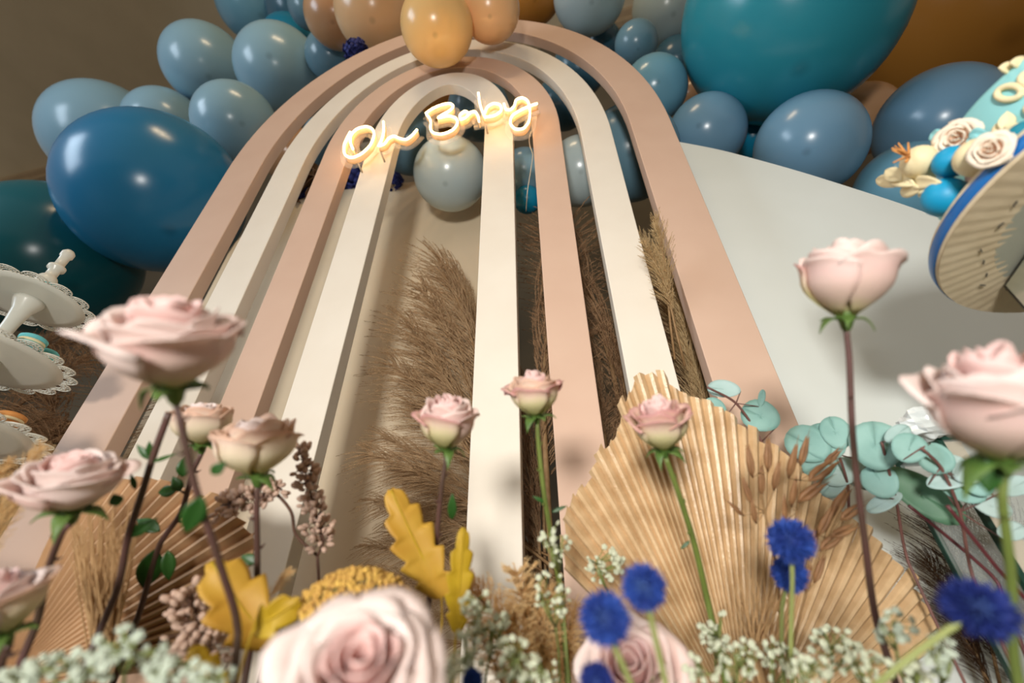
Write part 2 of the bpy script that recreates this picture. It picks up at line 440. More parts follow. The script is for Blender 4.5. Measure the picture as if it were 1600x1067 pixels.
# ================================================================== NEON SIGN
SY = -0.045
def sp_(x, y, Y=SY): return atY(500 + x * 0.25, 80 + y * 0.25, Y)
STROKES = [
 ('letter_o', [[(206, 612), (190, 570), (196, 520), (232, 485), (285, 470), (325, 484), (337, 525), (312, 588), (255, 642), (195, 664), (156, 645), (150, 590), (168, 545), (188, 505)]]),
 ('letter_h', [[(396, 440), (398, 500), (384, 555), (366, 592)], [(366, 592), (400, 580), (428, 545), (460, 530), (500, 545), (540, 550), (578, 522), (606, 490)]]),
 ('letter_b', [[(664, 392), (690, 430), (690, 478), (696, 500)], [(660, 388), (700, 360), (755, 336), (808, 326), (832, 342), (812, 370), (772, 392), (738, 416), (800, 404), (848, 418), (858, 450), (830, 490), (770, 515), (715, 512), (690, 490)]]),
 ('letter_a', [[(936, 392), (905, 374), (874, 400), (880, 424), (910, 414), (940, 382), (966, 376), (986, 402), (994, 440)]]),
 ('letter_b', [[(990, 260), (998, 320), (1012, 370), (1030, 412)], [(1030, 412), (1088, 402), (1130, 372), (1126, 336), (1086, 326), (1048, 346), (1030, 385)]]),
 ('letter_y', [[(1150, 328), (1162, 362), (1188, 366), (1214, 342), (1226, 304), (1262, 290), (1296, 308), (1312, 370), (1304, 440), (1270, 482), (1222, 486), (1190, 450), (1202, 402), (1246, 372), (1300, 346), (1358, 326)]]),
]
sign = thing('neon_sign', 'lit warm white neon sign in handwritten letters mounted across the rainbow arches', 'neon sign', sp_(740, 480))
back = MB()
for nm, strokes in STROKES:
    t = MB(); bd = MB()
    for st in strokes:
        c = spline([sp_(x, y) for x, y in st], 7)
        t.tube(c, 0.0026, 10)
        cb = [p + V((0, 0.010, 0)) for p in c]
        n_ = len(c); o = len(bd.v)
        for p in c:
            for dy in (0.003, 0.017): bd.v.append((p.x, p.y + dy, p.z))
        # jacket: a flat band running back from the tube to the acrylic
        for i in range(n_ - 1): bd.f.append((o + 2 * i, o + 2 * i + 1, o + 2 * i + 3, o + 2 * i + 2))
        # acrylic under this stroke
        o = len(back.v)
        for i, p in enumerate(c):
            tg = (c[min(i + 1, n_ - 1)] - c[max(i - 1, 0)]); tg.y = 0
            tg = tg.normalized() if tg.length > 1e-6 else V((1, 0, 0))
            nn = V((-tg.z, 0, tg.x)) * 0.016
            for dy in (0.017, 0.021):
                back.v.append((p.x + nn.x, p.y + dy + 0.0001 * (i % 3), p.z + nn.z)); back.v.append((p.x - nn.x, p.y + dy + 0.0001 * (i % 3), p.z - nn.z))
        for i in range(n_ - 1):
            a, b = o + 4 * i, o + 4 * i + 4
            back.f += [(a, a + 1, b + 1, b), (a + 2, b + 2, b + 3, a + 3), (a, b, b + 2, a + 2), (a + 1, a + 3, b + 3, b + 1)]
    lt = part(nm, t, M['neon'], sign)
    part('jacket', bd, M['neon_body'], lt, solid=0.0042)
part('acrylic_backing', back, M['acrylic'], sign, smooth=False)
def on_arch(p, m=.004):
    for ro, ri, zs, hh, mk, lab in ARCH:
        if p.z <= zs: d = abs(p.x)
        else:
            k = math.hypot(p.x / ro, (p.z - zs) / (ro * hh)); d = ro - (1 - k) * ro
        if ri + m < d < ro - m: return True
    return False
for nm, strokes in STROKES:
    c = [p for st in strokes for p in spline([sp_(x, y) for x, y in st], 7) if on_arch(p)]
    if c:
        p = min(c, key=lambda q: q.z); mb = MB(); mb.tube([V((p.x, SY + 0.016, p.z)), V((p.x, 0.002, p.z))], 0.0025, 8); part('standoff', mb, M['wire'], sign)
mb = MB(); mb.tube(spline([sp_(1320, 500, -0.025), sp_(1308, 545, -0.01), sp_(1312, 590, -0.004), sp_(1330, 650, -0.003), atY(824, 300, 0.010), atY(822, 330, 0.06)], 6), 0.0011, 6)
part('cable', mb, M['wire'], sign)

# ================================================================== BALLOONS
BC = {
 'deep_blue': balloon_mat('latex_deep_blue', rgb(42, 134, 184)), 'dark_teal': balloon_mat('latex_dark_teal', rgb(24, 106, 118)),
 'pale_blue': balloon_mat('latex_pale_blue', rgb(152, 192, 210)), 'sky': balloon_mat('latex_sky', rgb(122, 178, 202)),
 'slate': balloon_mat('latex_slate', rgb(112, 150, 168)), 'dark_slate': balloon_mat('latex_dark_slate', rgb(70, 112, 134)),
 'peach': balloon_mat('latex_peach', rgb(246, 200, 148)), 'apricot': balloon_mat('latex_apricot', rgb(250, 206, 136)),
 'amber': balloon_mat('latex_amber', rgb(208, 138, 58)), 'tan': balloon_mat('latex_tan', rgb(206, 158, 116)),
 'teal': balloon_mat('latex_teal', rgb(50, 156, 176)), 'steel': balloon_mat('latex_steel', rgb(122, 166, 196)),
 'mist': balloon_mat('latex_mist', rgb(188, 206, 208)), 'aqua': balloon_mat('latex_aqua', rgb(20, 140, 180)),
 'rust': balloon_mat('latex_rust', rgb(174, 120, 50)),
}
bm = MB()
prof = []
for i in range(33):
    t = i / 32
    a = math.pi * t
    z = math.cos(a); r = math.sin(a)
    if z < 0: z *= 1.0 + 0.22 * (-z) ** 1.5; r *= 1 - 0.10 * (-math.cos(a)) ** 2
    prof.append((max(r, 0.004), z))
bm.lathe(list(reversed(prof)), 48)
BAL_MESH = bm
kn = MB(); kn.lathe([(0.02, -1.20), (0.045, -1.235), (0.03, -1.26), (0.06, -1.30), (0.075, -1.315), (0.03, -1.31)], 16)
_bal = {}; _kn = {}
BAL = []
def balloon(px, py, rp, Y, colr, label, group=None, tilt=(0, 0), tip='cam'):
    P = atY(px, py, Y)
    BAL.append([P, px2m(rp, depth(P)), colr, label, group, tilt, tip])
def make_balloon(P, r, colr, label, group, tilt, tip):
    if colr not in _bal:
        _bal[colr] = BAL_MESH.mesh('balloon', BC[colr]); _kn[colr] = kn.mesh('knot', BC[colr])
    o = put('balloon', _bal[colr]); o.location = P; o.scale = (r, r, r)
    d = (CAM - P).normalized()
    if tip == 'down': d = (V((0, 0, -1)) + d * 0.3)
    if tip == 'hang': d = (V((0, 0, -1)) * 0.9 + d * 0.75)
    d = d.normalized() + RIGHT * tilt[0] + UP * tilt[1]
    o.rotation_euler = d.to_track_quat('Z', 'Y').to_euler()
    put('knot', _kn[colr], o)
    return tag(o, label, 'balloon', group)

G = 'balloons of the garland'
balloon(246, 302, 122, 0.20, 'deep_blue', 'big glossy deep blue balloon beside the blush arch leg', G, (0.2, -0.6))
balloon(78, 405, 118, 0.24, 'dark_teal', 'big dark teal balloon behind the tiered dessert stand', G, (0.4, -0.5))
balloon(166, 214, 80, 0.52, 'pale_blue', 'pale blue balloon peeking out behind the big deep blue one', G, (-.3, .2))
balloon(258, 196, 55, 0.46, 'pale_blue', 'small pale blue balloon wedged above the big deep blue balloon', G, (-.9, .1))
balloon(321, 102, 60, 0.32, 'pale_blue', 'pale blue balloon standing highest against the bare wall', G, (.1, -.35))
balloon(368, 192, 60, 0.22, 'pale_blue', 'pale blue balloon touching the outermost arch above the deep blue balloon', G, (.18, -.02))
balloon(437, 108, 64, 0.24, 'pale_blue', 'large pale blue balloon beside the outermost arch shoulder', G, (-.2, .25))
balloon(399, 6, 56, 0.34, 'sky', 'sky blue balloon above the row of pale blue balloons', G, (.2, -.4))
balloon(452, 66, 40, 0.50, 'aqua', 'aqua balloon showing as a sliver behind the large pale blue balloon', G)
balloon(462, 14, 44, 0.40, 'dark_slate', 'dark slate blue balloon behind the brown peach balloon', G)
balloon(484, 12, 32, 0.26, 'slate', 'small slate grey balloon touching the brown peach balloon', G)
balloon(517, 88, 38, 0.22, 'slate', 'slate balloon tucked under the brown peach balloon', G, (.1, .2))
balloon(526, 24, 48, 0.06, 'tan', 'brownish peach balloon at the blue end of the orange cluster', G, (0, 0), 'hang')
balloon(588, 18, 63, -0.02, 'peach', 'large peach balloon hanging over the outermost arch', G, (0, 0), 'hang')
balloon(683, 42, 56, -0.12, 'apricot', 'bright apricot balloon hanging in front of the arch tops', G, (0, 0), 'hang')
balloon(766, 16, 46, -0.125, 'peach', 'peach balloon beside the bright apricot balloon', G, (0, 0), 'hang')
balloon(834, -8, 42, 0.12, 'amber', 'amber balloon resting on top of the outermost arch', G, (0, 0), 'hang')
balloon(921, -8, 56, 0.10, 'mist', 'misty white balloon beside the amber balloon', G, (0, 0), 'hang')
balloon(940, 66, 30, 0.34, 'dark_slate', 'dark slate balloon under the misty white balloon', G)
balloon(994, 68, 33, 0.22, 'slate', 'small round slate balloon between two misty balloons and the arch', G, (.1, -.3))
balloon(1042, 12, 53, 0.26, 'mist', 'misty grey balloon touching the huge teal balloon', G, (.2, -.2))
balloon(1056, 96, 36, 0.42, 'dark_slate', 'dark slate balloon beside the huge teal balloon', G)
balloon(1022, 140, 50, 0.20, 'sky', 'slate blue balloon pressed against the outermost arch curve', G, (.1, .2))
balloon(1088, 150, 34, 0.46, 'tan', 'tan balloon glimpsed under the huge teal balloon', G)
balloon(1104, 208, 58, 0.22, 'steel', 'greyish blue balloon on the high end of the white board', G, (-.2, .2))
balloon(1176, 214, 34, 0.40, 'aqua', 'aqua balloon showing in the gap under the huge teal balloon', G)
balloon(1232, 22, 158, 0.02, 'teal', 'huge glossy teal balloon overhanging the white board', G, (.15, -.7))
balloon(1264, 228, 78, 0.22, 'steel', 'shiny steel blue balloon resting on the white board edge', G, (-.05, -.12))
balloon(1345, 188, 54, 0.42, 'tan', 'brownish tan balloon between two steel blue balloons', G, (.1, -.3))
balloon(1468, 196, 86, 0.26, 'steel', 'large steel blue balloon behind the cake', G, (.3, -.4))
balloon(1420, 300, 74, 0.30, 'sky', 'light blue balloon behind the sugar leaves of the cake', G, (-.2, .3))
balloon(1560, -10, 205, 0.50, 'rust', 'huge burnt orange balloon behind the huge teal balloon', G, (.1, -.3))
balloon(704, 272, 57, 0.14, 'mist', 'misty grey blue balloon hanging inside the innermost arch under the neon', G, (-.15, -.28))
balloon(640, 222, 50, 0.30, 'slate', 'slate balloon behind the hanging misty balloon inside the innermost arch', G)
balloon(748, 170, 48, 0.30, 'slate', 'slate balloon behind the neon lettering at the top of innermost arch', G)
balloon(672, 160, 62, 0.42, 'amber', 'amber balloon deep behind the innermost arch top', G)
balloon(820, 268, 36, 0.20, 'pale_blue', 'pale balloon behind the innermost arch leg under the neon y', G)
balloon(824, 312, 22, 0.26, 'aqua', 'small bright blue balloon below the pale one behind arch legs', G)
balloon(985, 240, 74, 0.26, 'slate', 'long slate balloon seen between the outermost blush leg and cream leg', G)
balloon(908, 268, 54, 0.18, 'mist', 'misty balloon seen between the inner blush leg and cream leg', G)
balloon(880, 160, 42, 0.34, 'dark_slate', 'dark balloon behind the right shoulders of the inner arches', G)
balloon(905, 108, 42, 0.30, 'dark_slate', 'dark balloon behind the gap under the outermost arch curve', G)
balloon(452, 240, 44, 0.34, 'tan', 'tan balloon in the gap between the outer two arches', G)
balloon(515, 222, 40, 0.28, 'slate', 'slate balloon in the gap between cream and inner blush arches', G)
balloon(575, 140, 44, 0.32, 'slate', 'slate balloon behind the arch shoulders under the peach balloons', G)

# balloons only touch: the one behind sits as far back as its neighbour's bulk needs (same direction, same apparent size)
for it in range(400):
    moved = False
    for i in range(len(BAL)):
        for j in range(i):
            a, b = BAL[i], BAL[j]
            ov = (a[1] + b[1]) * 0.95 - (a[0] - b[0]).length
            if ov > 0.002:
                f = a if (a[0] - CAM).length - a[1] * .3 > (b[0] - CAM).length - b[1] * .3 else b
                d = f[0] - CAM; k = 1 + min(ov, .03) * .6 / d.length
                f[0] = CAM + d * k; f[1] *= k; moved = True
    if not moved: break
for b in BAL: make_balloon(*b)

# ================================================================== HYDRANGEAS AND DRY LEAVES IN THE GARLAND
def hydrangea(px, py, rp, Y, label):
    P = atY(px, py, Y); r = px2m(rp, depth(P))
    t = thing('hydrangea_head', label, 'flower', P, 'blue hydrangeas in the garland')
    mb = MB(); mb.tube([P + V((0, 0.02, 0.0)), P], 0.003, 6); part('stem', mb, M['stem_g'], t)
    fl = MB()
    for k in range(44):
        d = V((R(-1, 1), R(-1, .6), R(-1, 1))).normalized(); c = d * r * R(.6, .95)
        fr = frame_to(d, c, R(0, 6)); s = r * 0.40
        for q in range(4):
            a = q * math.pi / 2
            X = fr @ V((math.cos(a) * s, math.sin(a) * s, .12 * s)); A = fr @ V((math.cos(a - .7) * s * .7, math.sin(a - .7) * s * .7, .2 * s)); B = fr @ V((math.cos(a + .7) * s * .7, math.sin(a + .7) * s * .7, .2 * s))
            fl.add([fr @ V((0, 0, 0)), A, X, B], [(0, 1, 2, 3)])
    o = put('petals', fl.mesh('petals', M['hyd']), t); o['kind'] = 'stuff'
    sm = o.modifiers.new('thickness', 'SOLIDIFY'); sm.thickness = 0.001
hydrangea(106, 292, 18, 0.10, 'blue hydrangea peeking between the deep blue and dark teal balloons')
hydrangea(556, 80, 20, 0.03, 'blue hydrangea on the outermost arch under the peach balloons')
hydrangea(552, 276, 30, 0.29, 'dark blue hydrangea between the inner blush and innermost cream arch legs')
hydrangea(614, 286, 18, 0.29, 'small dark blue hydrangea on the top edge of the cream backdrop board')
hydrangea(468, 300, 14, 0.29, 'pale blue petals beside the dry leaves between arch legs')
t = thing('dry_leaf_cluster', 'curled brown dry leaves between the cream and inner blush arch legs', 'leaves', atY(490, 282, 0.30))
for k in range(14):
    p = atY(490 + R(-22, 18), 292 + R(-16, 12), 0.29 + R(-.02, .03)); d = V((R(-1, 1), R(-.6, .2), R(-1, 1))).normalized()
    l = R(.08, .14); sd = d.orthogonal().normalized() * l * .2; up = d.cross(sd).normalized() * l * .15
    mb = MB(); mb.grid(lambda u, v: p + d * (l * (v - .5)) + sd * ((u - .5) * 2 * math.sin(math.pi * min(max(v, .03), .97))) + up * math.sin(v * 3), 3, 8)
    part('leaf', mb, M['dry_leaf'], t, solid=0.001)
# pale shutter slats seen behind the innermost arch
t = thing('louvre_panel', 'pale slatted louvre panel glimpsed above the cream backdrop board', 'louvre', atY(630, 275, 0.72))
c0 = atY(632, 262, 0.72)
for k in range(9):
    mb = MB(); mb.box(c0 + V((0, 0, -0.34 + k * 0.075)), 0.62, 0.05, 0.012, (V((1, 0, 0)), V((0, .8, -.6)), V((0, .6, .8)))); part('slat', mb, M['trim'], t, smooth=False)
for s in (-1, 1):
    mb = MB(); mb.box(c0 + V((s * 0.33, 0, -c0.z / 2 + .15)), 0.04, 0.05, c0.z + .3); part('stile', mb, M['trim'], t, smooth=False)

# ================================================================== PAMPAS PLUMES
def plume_mesh(name, m, seed, nb=170, ns=64, spread=0.24, droop=0.55, hair=0.0115):
    """unit plume: axis along +Z from 0 to 1, bending towards +X"""
    rd = random.Random(seed); mb = MB()
    def ax(t): return V((0.16 * t * t, 0.02 * math.sin(3 * t), t))
    for b in range(nb):
        t = 0.10 + 0.90 * (b + rd.random()) / nb
        o = ax(t); a = rd.uniform(0, 2 * math.pi)
        L = spread * (0.55 + 0.9 * math.sin(math.pi * min(1, t * 0.92 + .08)) ** 0.7) * rd.uniform(.7, 1.15)
        d0 = V((math.cos(a) * .46 + .12, math.sin(a) * .40, 1.0)).normalized()
        side = V((math.cos(a) + .5, math.sin(a), 0)).normalized()
        pts = []
        for k in range(8):
            s = k / 7
            pts.append(o + d0 * (L * s) + (side * 0.18 + V((0.75, 0, -0.12))) * (L * droop * s * s))
        # thread
        w = 0.0016
        for k in range(7):
            p, q = pts[k], pts[k + 1]; n = (q - p).cross(V((.3, .9, .2))).normalized() * w * (1 - k / 9)
            mb.add([p - n, p + n, q + n, q - n], [(0, 1, 2, 3)])
        for h in range(ns):
            s = (h + rd.random()) / ns * 6.99
            k = int(s); p = pts[k].lerp(pts[k + 1], s - k); tg = (pts[k + 1] - pts[k]).normalized()
            r = V((rd.uniform(-1, 1), rd.uniform(-1, 1), rd.uniform(-1, 1))); r = (r - tg * r.dot(tg)).normalized()
            dd = (tg * 1.0 + r * 0.75).normalized() * hair * rd.uniform(.6, 1.3) * 1.3
            n = dd.cross(r).normalized() * 0.0018
            mb.add([p - n, p + n, p + dd], [(0, 1, 2)])
    return mb.mesh(name, m, smooth=False)
def stalk_mesh(m):
    mb = MB()
    def ax(t): return V((0.16 * max(t, 0) ** 2, 0.02 * math.sin(3 * max(t, 0)), t))
    mb.tube([ax(-0.6), ax(-.2), ax(.2), ax(.5), ax(.8), ax(.98)], [.011, .0105, .009, .006, .004, .001], 6)
    return mb.mesh('stalk', m)
PL = {}
for key, mk, a in (('brown', 'pampas', dict()), ('dark', 'pampas_dark', dict(spread=0.26)), ('umber', 'pampas_umber', dict(spread=0.26)), ('pale', 'pampas_pale', dict(spread=0.16, droop=.35, nb=130, hair=.014)), ('gold', 'pampas_gold', dict(spread=0.18, droop=.3, nb=150, hair=.016))):
    PL[key] = [plume_mesh('plume', M[mk], 7 * s + len(key), **a) for s in range(3)]
STALK = stalk_mesh(M['reed'])
_pc = [0]
def plume(base, tip, kind, label, group, bend=None, scale=1.0):
    d = tip - base; L = d.length * 0.84
    z = d.normalized()
    x = V(bend) if bend is not None else V((0, 0, -1))
    x = (x - z * x.dot(z)); x = x.normalized() if x.length > 1e-4 else z.orthogonal().normalized()
    y = z.cross(x)
    t = thing('pampas_plume', label, 'pampas grass', base, group)
    t.rotation_euler = Matrix(((x.x, y.x, z.x), (x.y, y.y, z.y), (x.z, y.z, z.z))).to_euler()
    t.scale = (L * scale, L * scale, L)
    _pc[0] += 1
    put('stalk', STALK, t); put('plume', PL[kind][_pc[0] % 3], t)
    return t
ORD = ['first', 'second', 'third', 'fourth', 'fifth', 'sixth', 'seventh', 'eighth', 'ninth', 'tenth', 'eleventh', 'twelfth', 'thirteenth', 'fourteenth', 'fifteenth', 'sixteenth', 'seventeenth', 'eighteenth', 'nineteenth', 'twentieth']
def plumes(rows, kind, fmt, group, bend=None, scale=1.0, dy=0.0):
    rows = sorted(rows, key=lambda r: -atY(r[3], r[4], r[5]).z)
    for i, (bx, by_, bY, tx, ty, tY) in enumerate(rows):
        b = bend() if callable(bend) else bend
        plume(atY(bx, by_, bY + dy), atY(tx, ty, tY + dy), kind, fmt % ORD[i], group, b, scale)
g1 = 'brown pampas plumes behind the arches'
plumes([
    (762, 640, .10, 722, 372, .10), (756, 620, .14, 742, 392, .13), (757, 690, .12, 694, 412, .09), (760, 730, .10, 664, 462, .10), (760, 740, .16, 690, 520, .15),
    (766, 760, .10, 632, 522, .09), (766, 790, .14, 652, 590, .14), (770, 800, .09, 602, 640, .08), (770, 820, .13, 620, 705, .12), (772, 830, .09, 598, 752, .08),
    (766, 860, .13, 655, 690, .14), (758, 930, .09, 610, 790, .08), (752, 960, .12, 585, 850, .10), (745, 980, .08, 590, 920, .07), (746, 930, .16, 660, 760, .15), (740, 1010, .10, 610, 980, .08),
    (772, 815, .07, 572, 660, .05), (772, 850, .07, 578, 742, .05), (756, 950, .07, 556, 868, .05), (750, 900, .10, 566, 815, .08)],
    'brown', 'brown feathery pampas plume, %s from the top of the fan behind innermost arch', g1, (-.55, -.05, -.6), dy=.06)
rb_ = lambda: (R(-1, 1), 0, -.5)
plumes([(850, 700, .10, 826, 335, .12), (848, 800, .12, 838, 480, .10), (846, 900, .09, 836, 600, .10), (842, 980, .12, 836, 700, .10), (825, 900, .14, 856, 560, .13)], 'dark', 'dark brown plume between innermost cream and inner blush legs, %s from the top', 'pampas plumes in the narrow gaps between arch legs', rb_, dy=.06)
plumes([                                (970, 640, .12, 915, 330, .14), (985, 700, .10, 950, 400, .10), (950, 720, .12, 925, 450, .12), (990, 760, .12, 960, 520, .10), (930, 760, .12, 985, 560, .13), (900, 800, .14, 930, 600, .12)], 'dark', 'dark brown plume between inner blush and larger cream legs, %s from the top', 'pampas plumes in the narrow gaps between arch legs', rb_, dy=.06)
plumes([(1075, 560, .09, 1022, 345, .06), (1090, 560, .08, 1062, 345, .05), (1090, 640, .09, 1060, 450, .06), (1080, 660, .08, 1085, 470, .05), (1110, 690, .08, 1085, 520, .05), ], 'pale', 'pale straw plume between larger cream leg and outermost leg, %s from the top', 'straw plumes beside the outermost arch leg', (-.6, -.2, -.4), dy=.035)
plume(atY(1052, 500, .002), atY(1020, 372, -.045), 'pale', 'fluffy straw plume sticking forward past the larger cream leg', 'straw plumes beside the outermost arch leg', (-.5, -.5, -.2), 1.5)
plume(atY(1044, 480, .002), atY(1026, 340, -.04), 'pale', 'straw plume rising in front of the gap beside outermost leg', 'straw plumes beside the outermost arch leg', (-.2, -.7, -.2), 1.25)
plumes([(1095, 640, .10, 1030, 380, .12), (1110, 700, .11, 1075, 470, .12)], 'dark', 'dark brown plume behind the straw plumes beside outermost leg, %s from the top', 'dark plumes behind the straw plumes', (-1, 0, -.5), dy=.03)
plumes([(-60, 700, .14, 150, 520, .10), (-40, 620, .18, 130, 470, .16), (-30, 760, .12, 190, 600, .10), (0, 800, .10, 160, 650, .10), (-80, 560, .18, 90, 520, .18),
                                (20, 820, .14, 215, 540, .14), (60, 840, .12, 140, 560, .12), (-60, 660, .2, 180, 640, .16), (-20, 560, .16, 240, 480, .16), (-80, 740, .08, 90, 620, .08)], 'dark', 'dark brown pampas plume lying behind the dessert stand, %s from the top', 'dark pampas plumes behind the dessert stand', None, 1.25, .03)

plumes([(1560, 1060, .055, 1500, 800, .05), (1590, 1060, .06, 1545, 800, .055), (1620, 1060, .055, 1585, 830, .05), (1545, 1080, .06, 1475, 850, .055), (1650, 1060, .055, 1600, 780, .05), (1600, 1100, .055, 1520, 900, .05), (1560, 1100, .06, 1490, 930, .055)],
    'umber', 'added umber plume darkening the void behind the glass lantern, %s from the top', 'added umber plumes darkening the void', (-.4, 0, -.6), 1.3)  # added plumes, standing in for the dark void around the lantern
# ------------------------------------------------------------------ trough that carries the foreground flowers (below the view)
FOOT = 0.12
tr = thing('flower_trough', 'long wooden trough of green floral foam holding the foreground flowers', 'planter', (0.2, -0.3, 0))
mb = MB()
mb.box((0.1425, -0.555, 0.065), 0.965, 0.015, 0.13); mb.box((0.1425, -0.065, 0.065), 0.965, 0.015, 0.13)
mb.box((-0.34, -0.31, 0.065), 0.015, 0.505, 0.13); mb.box((0.625, -0.31, 0.065), 0.015, 0.505, 0.13); mb.box((0.1425, -0.31, 0.008), 0.965, 0.49, 0.016)
part('box', mb, M['trough'], tr, smooth=False, bevel=0.003)
mb = MB(); mb.box((0.1425, -0.31, 0.07), 0.95, 0.475, 0.12); part('foam', mb, M['foam'], tr, smooth=False)
FEET = []
def foot_of(p, k=0.0, prev=None):
    if prev is not None:
        d = p - prev
        if d.z < -1e-4:
            q = d * ((FOOT - p.z) / d.z); q.z = 0
            if q.length > .12: q = q.normalized() * .12
            p = p + q
    x = min(max(p.x + R(-.01, .01), -0.30), 0.60); y = min(max(p.y + k, -0.53), -0.09)
    best = None
    for k in range(40):            # nearest free spot in the foam
        a = k * 2.39996; r = .004 * math.sqrt(k) * 1.6
        q = V((min(max(x + r * math.cos(a), -.31), .605), min(max(y + r * math.sin(a), -.54), -.085), FOOT))
        g = min([(q - f).length for f in FEET], default=1)
        if g > .011: best = q; break
        if best is None or g > best[1]: best = (q, g)
    q = best if not isinstance(best, tuple) else best[0]
    FEET.append(q.copy())
    return q

# ================================================================== PALM FANS
def fan(hub, rim, m, label, nblade, ridge, group=None, foot=None):
    t = thing('palm_fan', label, 'palm leaf', foot if foot else foot_of(hub))
    rim = spline(rim, 6)
    d = [0]
    for i in range(1, len(rim)): d.append(d[-1] + (rim[i] - rim[i - 1]).length)
    def rp(s):
        s = s * d[-1]
        for i in range(1, len(rim)):
            if d[i] >= s: return rim[i - 1].lerp(rim[i], (s - d[i - 1]) / (d[i] - d[i - 1] + 1e-9))
        return rim[-1]
    nrm = (rim[0] - hub).cross(rim[-1] - hub).normalized()
    if nrm.dot(CAM - hub) < 0: nrm = -nrm
    for k in range(nblade):
        a, b = rp(k / nblade), rp((k + 1) / nblade); c = rp((k + .5) / nblade)
        jj = R(-.03, .02); j = [jj + R(-.006, .006), jj + R(-.004, .01), jj + R(-.006, .006)]
        A, C, B = [hub + (p - hub) * (1 + q) for p, q in zip((a, c, b), j)]
        mb = MB()
        n = 8
        vs = []
        for i in range(n + 1):
            s = 0.06 + 0.94 * i / n
            lift = nrm * (ridge * (0.25 + 0.75 * s)); bow = nrm * (-0.03 * s * s)
            g = 0.46
            pa = hub + (A - hub) * s; pb = hub + (B - hub) * s; pc = hub + (C - hub) * s
            vs += [pa.lerp(pc, 0.04) - lift * g + bow, pa.lerp(pc, .55) + lift * .75 + bow, pc + lift + bow, pb.lerp(pc, .45) + lift * .3 + bow, pb.lerp(pc, .02) - lift * g + bow]
        fs = [(5 * i + q, 5 * i + q + 1, 5 * i + 6 + q, 5 * i + 5 + q) for i in range(n) for q in range(4)]
        mb.add(vs, fs)
        part('blade', mb, m, t, smooth=False, solid=0.0012)
    mb = MB(); f = world_loc(t)
    mb.tube(spline([f + V((0, 0, -.03)), f.lerp(hub, .6), hub, hub + (rp(.5) - hub) * .12], 5), [.006] * 14 + [.005, .004], 8) if False else mb.tube(spline([f + V((0, 0, -.03)), f.lerp(hub, .6), hub, hub + (rp(.5) - hub) * .1], 5), 0.006, 8)
    part('stalk', mb, m, t)
    return t
RIM_R = [(886, 905, .46), (884, 850, .47), (896, 795, .48), (925, 742, .49), (960, 690, .50), (984, 630, .51), (1006, 578, .52), (1045, 582, .52), (1078, 606, .52), (1112, 618, .52), (1165, 652, .51), (1220, 690, .51), (1280, 742, .50), (1345, 800, .49), (1405, 850, .48), (1455, 905, .47), (1490, 965, .46), (1510, 1040, .45)]
fan(at(1168, 1165, .44), [at(*p) for p in RIM_R], M['palm'], 'large glossy tan dried palm fan with pleated blades beside the eucalyptus', 44, 0.0048)
RIM_L = [(60, 800, .46), (140, 752, .46), (225, 745, .46), (300, 762, .46), (350, 795, .45), (375, 850, .44), (365, 920, .43), (330, 985, .42), (290, 1050, .41)]
fan(at(0, 1075, .40), [at(*p) for p in RIM_L], M['palm_dull'], 'dull brown dried palm fan behind the leafy rose stems', 26, 0.008)

# ================================================================== ROSES
def petal(frame, th0, w, rb, rm, rt, h, z0, curl, spiral, wav, ph, notch=0.0):
    mb = MB()
    def fn(u, v):
        uu = 2 * u - 1
        vt = 1 - 0.20 * uu * uu + 0.025 * math.sin(uu * 5 + ph) - notch * math.exp(-(uu * 5) ** 2)
        vv = v * vt
        wf = 0.34 + 0.66 * math.sin(min(1, vv / 0.62) * math.pi / 2) ** 0.8
        th = th0 + uu * w * wf
        if vv < 0.6: r = rb + (rm - rb) * math.sin(vv / .6 * math.pi / 2)
        else: r = rm + (rt - rm) * ((vv - .6) / .4) ** 1.6
        r *= 1 + spiral * uu
        e = max(0, v - 0.72) / 0.28
        r += curl * e ** 2 * (0.6 + 0.4 * abs(uu)); z = z0 + h * vv - curl * 0.75 * e ** 3
        r += wav * e * math.sin(uu * 4.1 + ph); z += wav * .6 * e * math.cos(uu * 3.3 + ph * 2)
        return frame @ V((r * math.cos(th), r * math.sin(th), z))
    mb.grid(fn, 9, 9)
    return mb
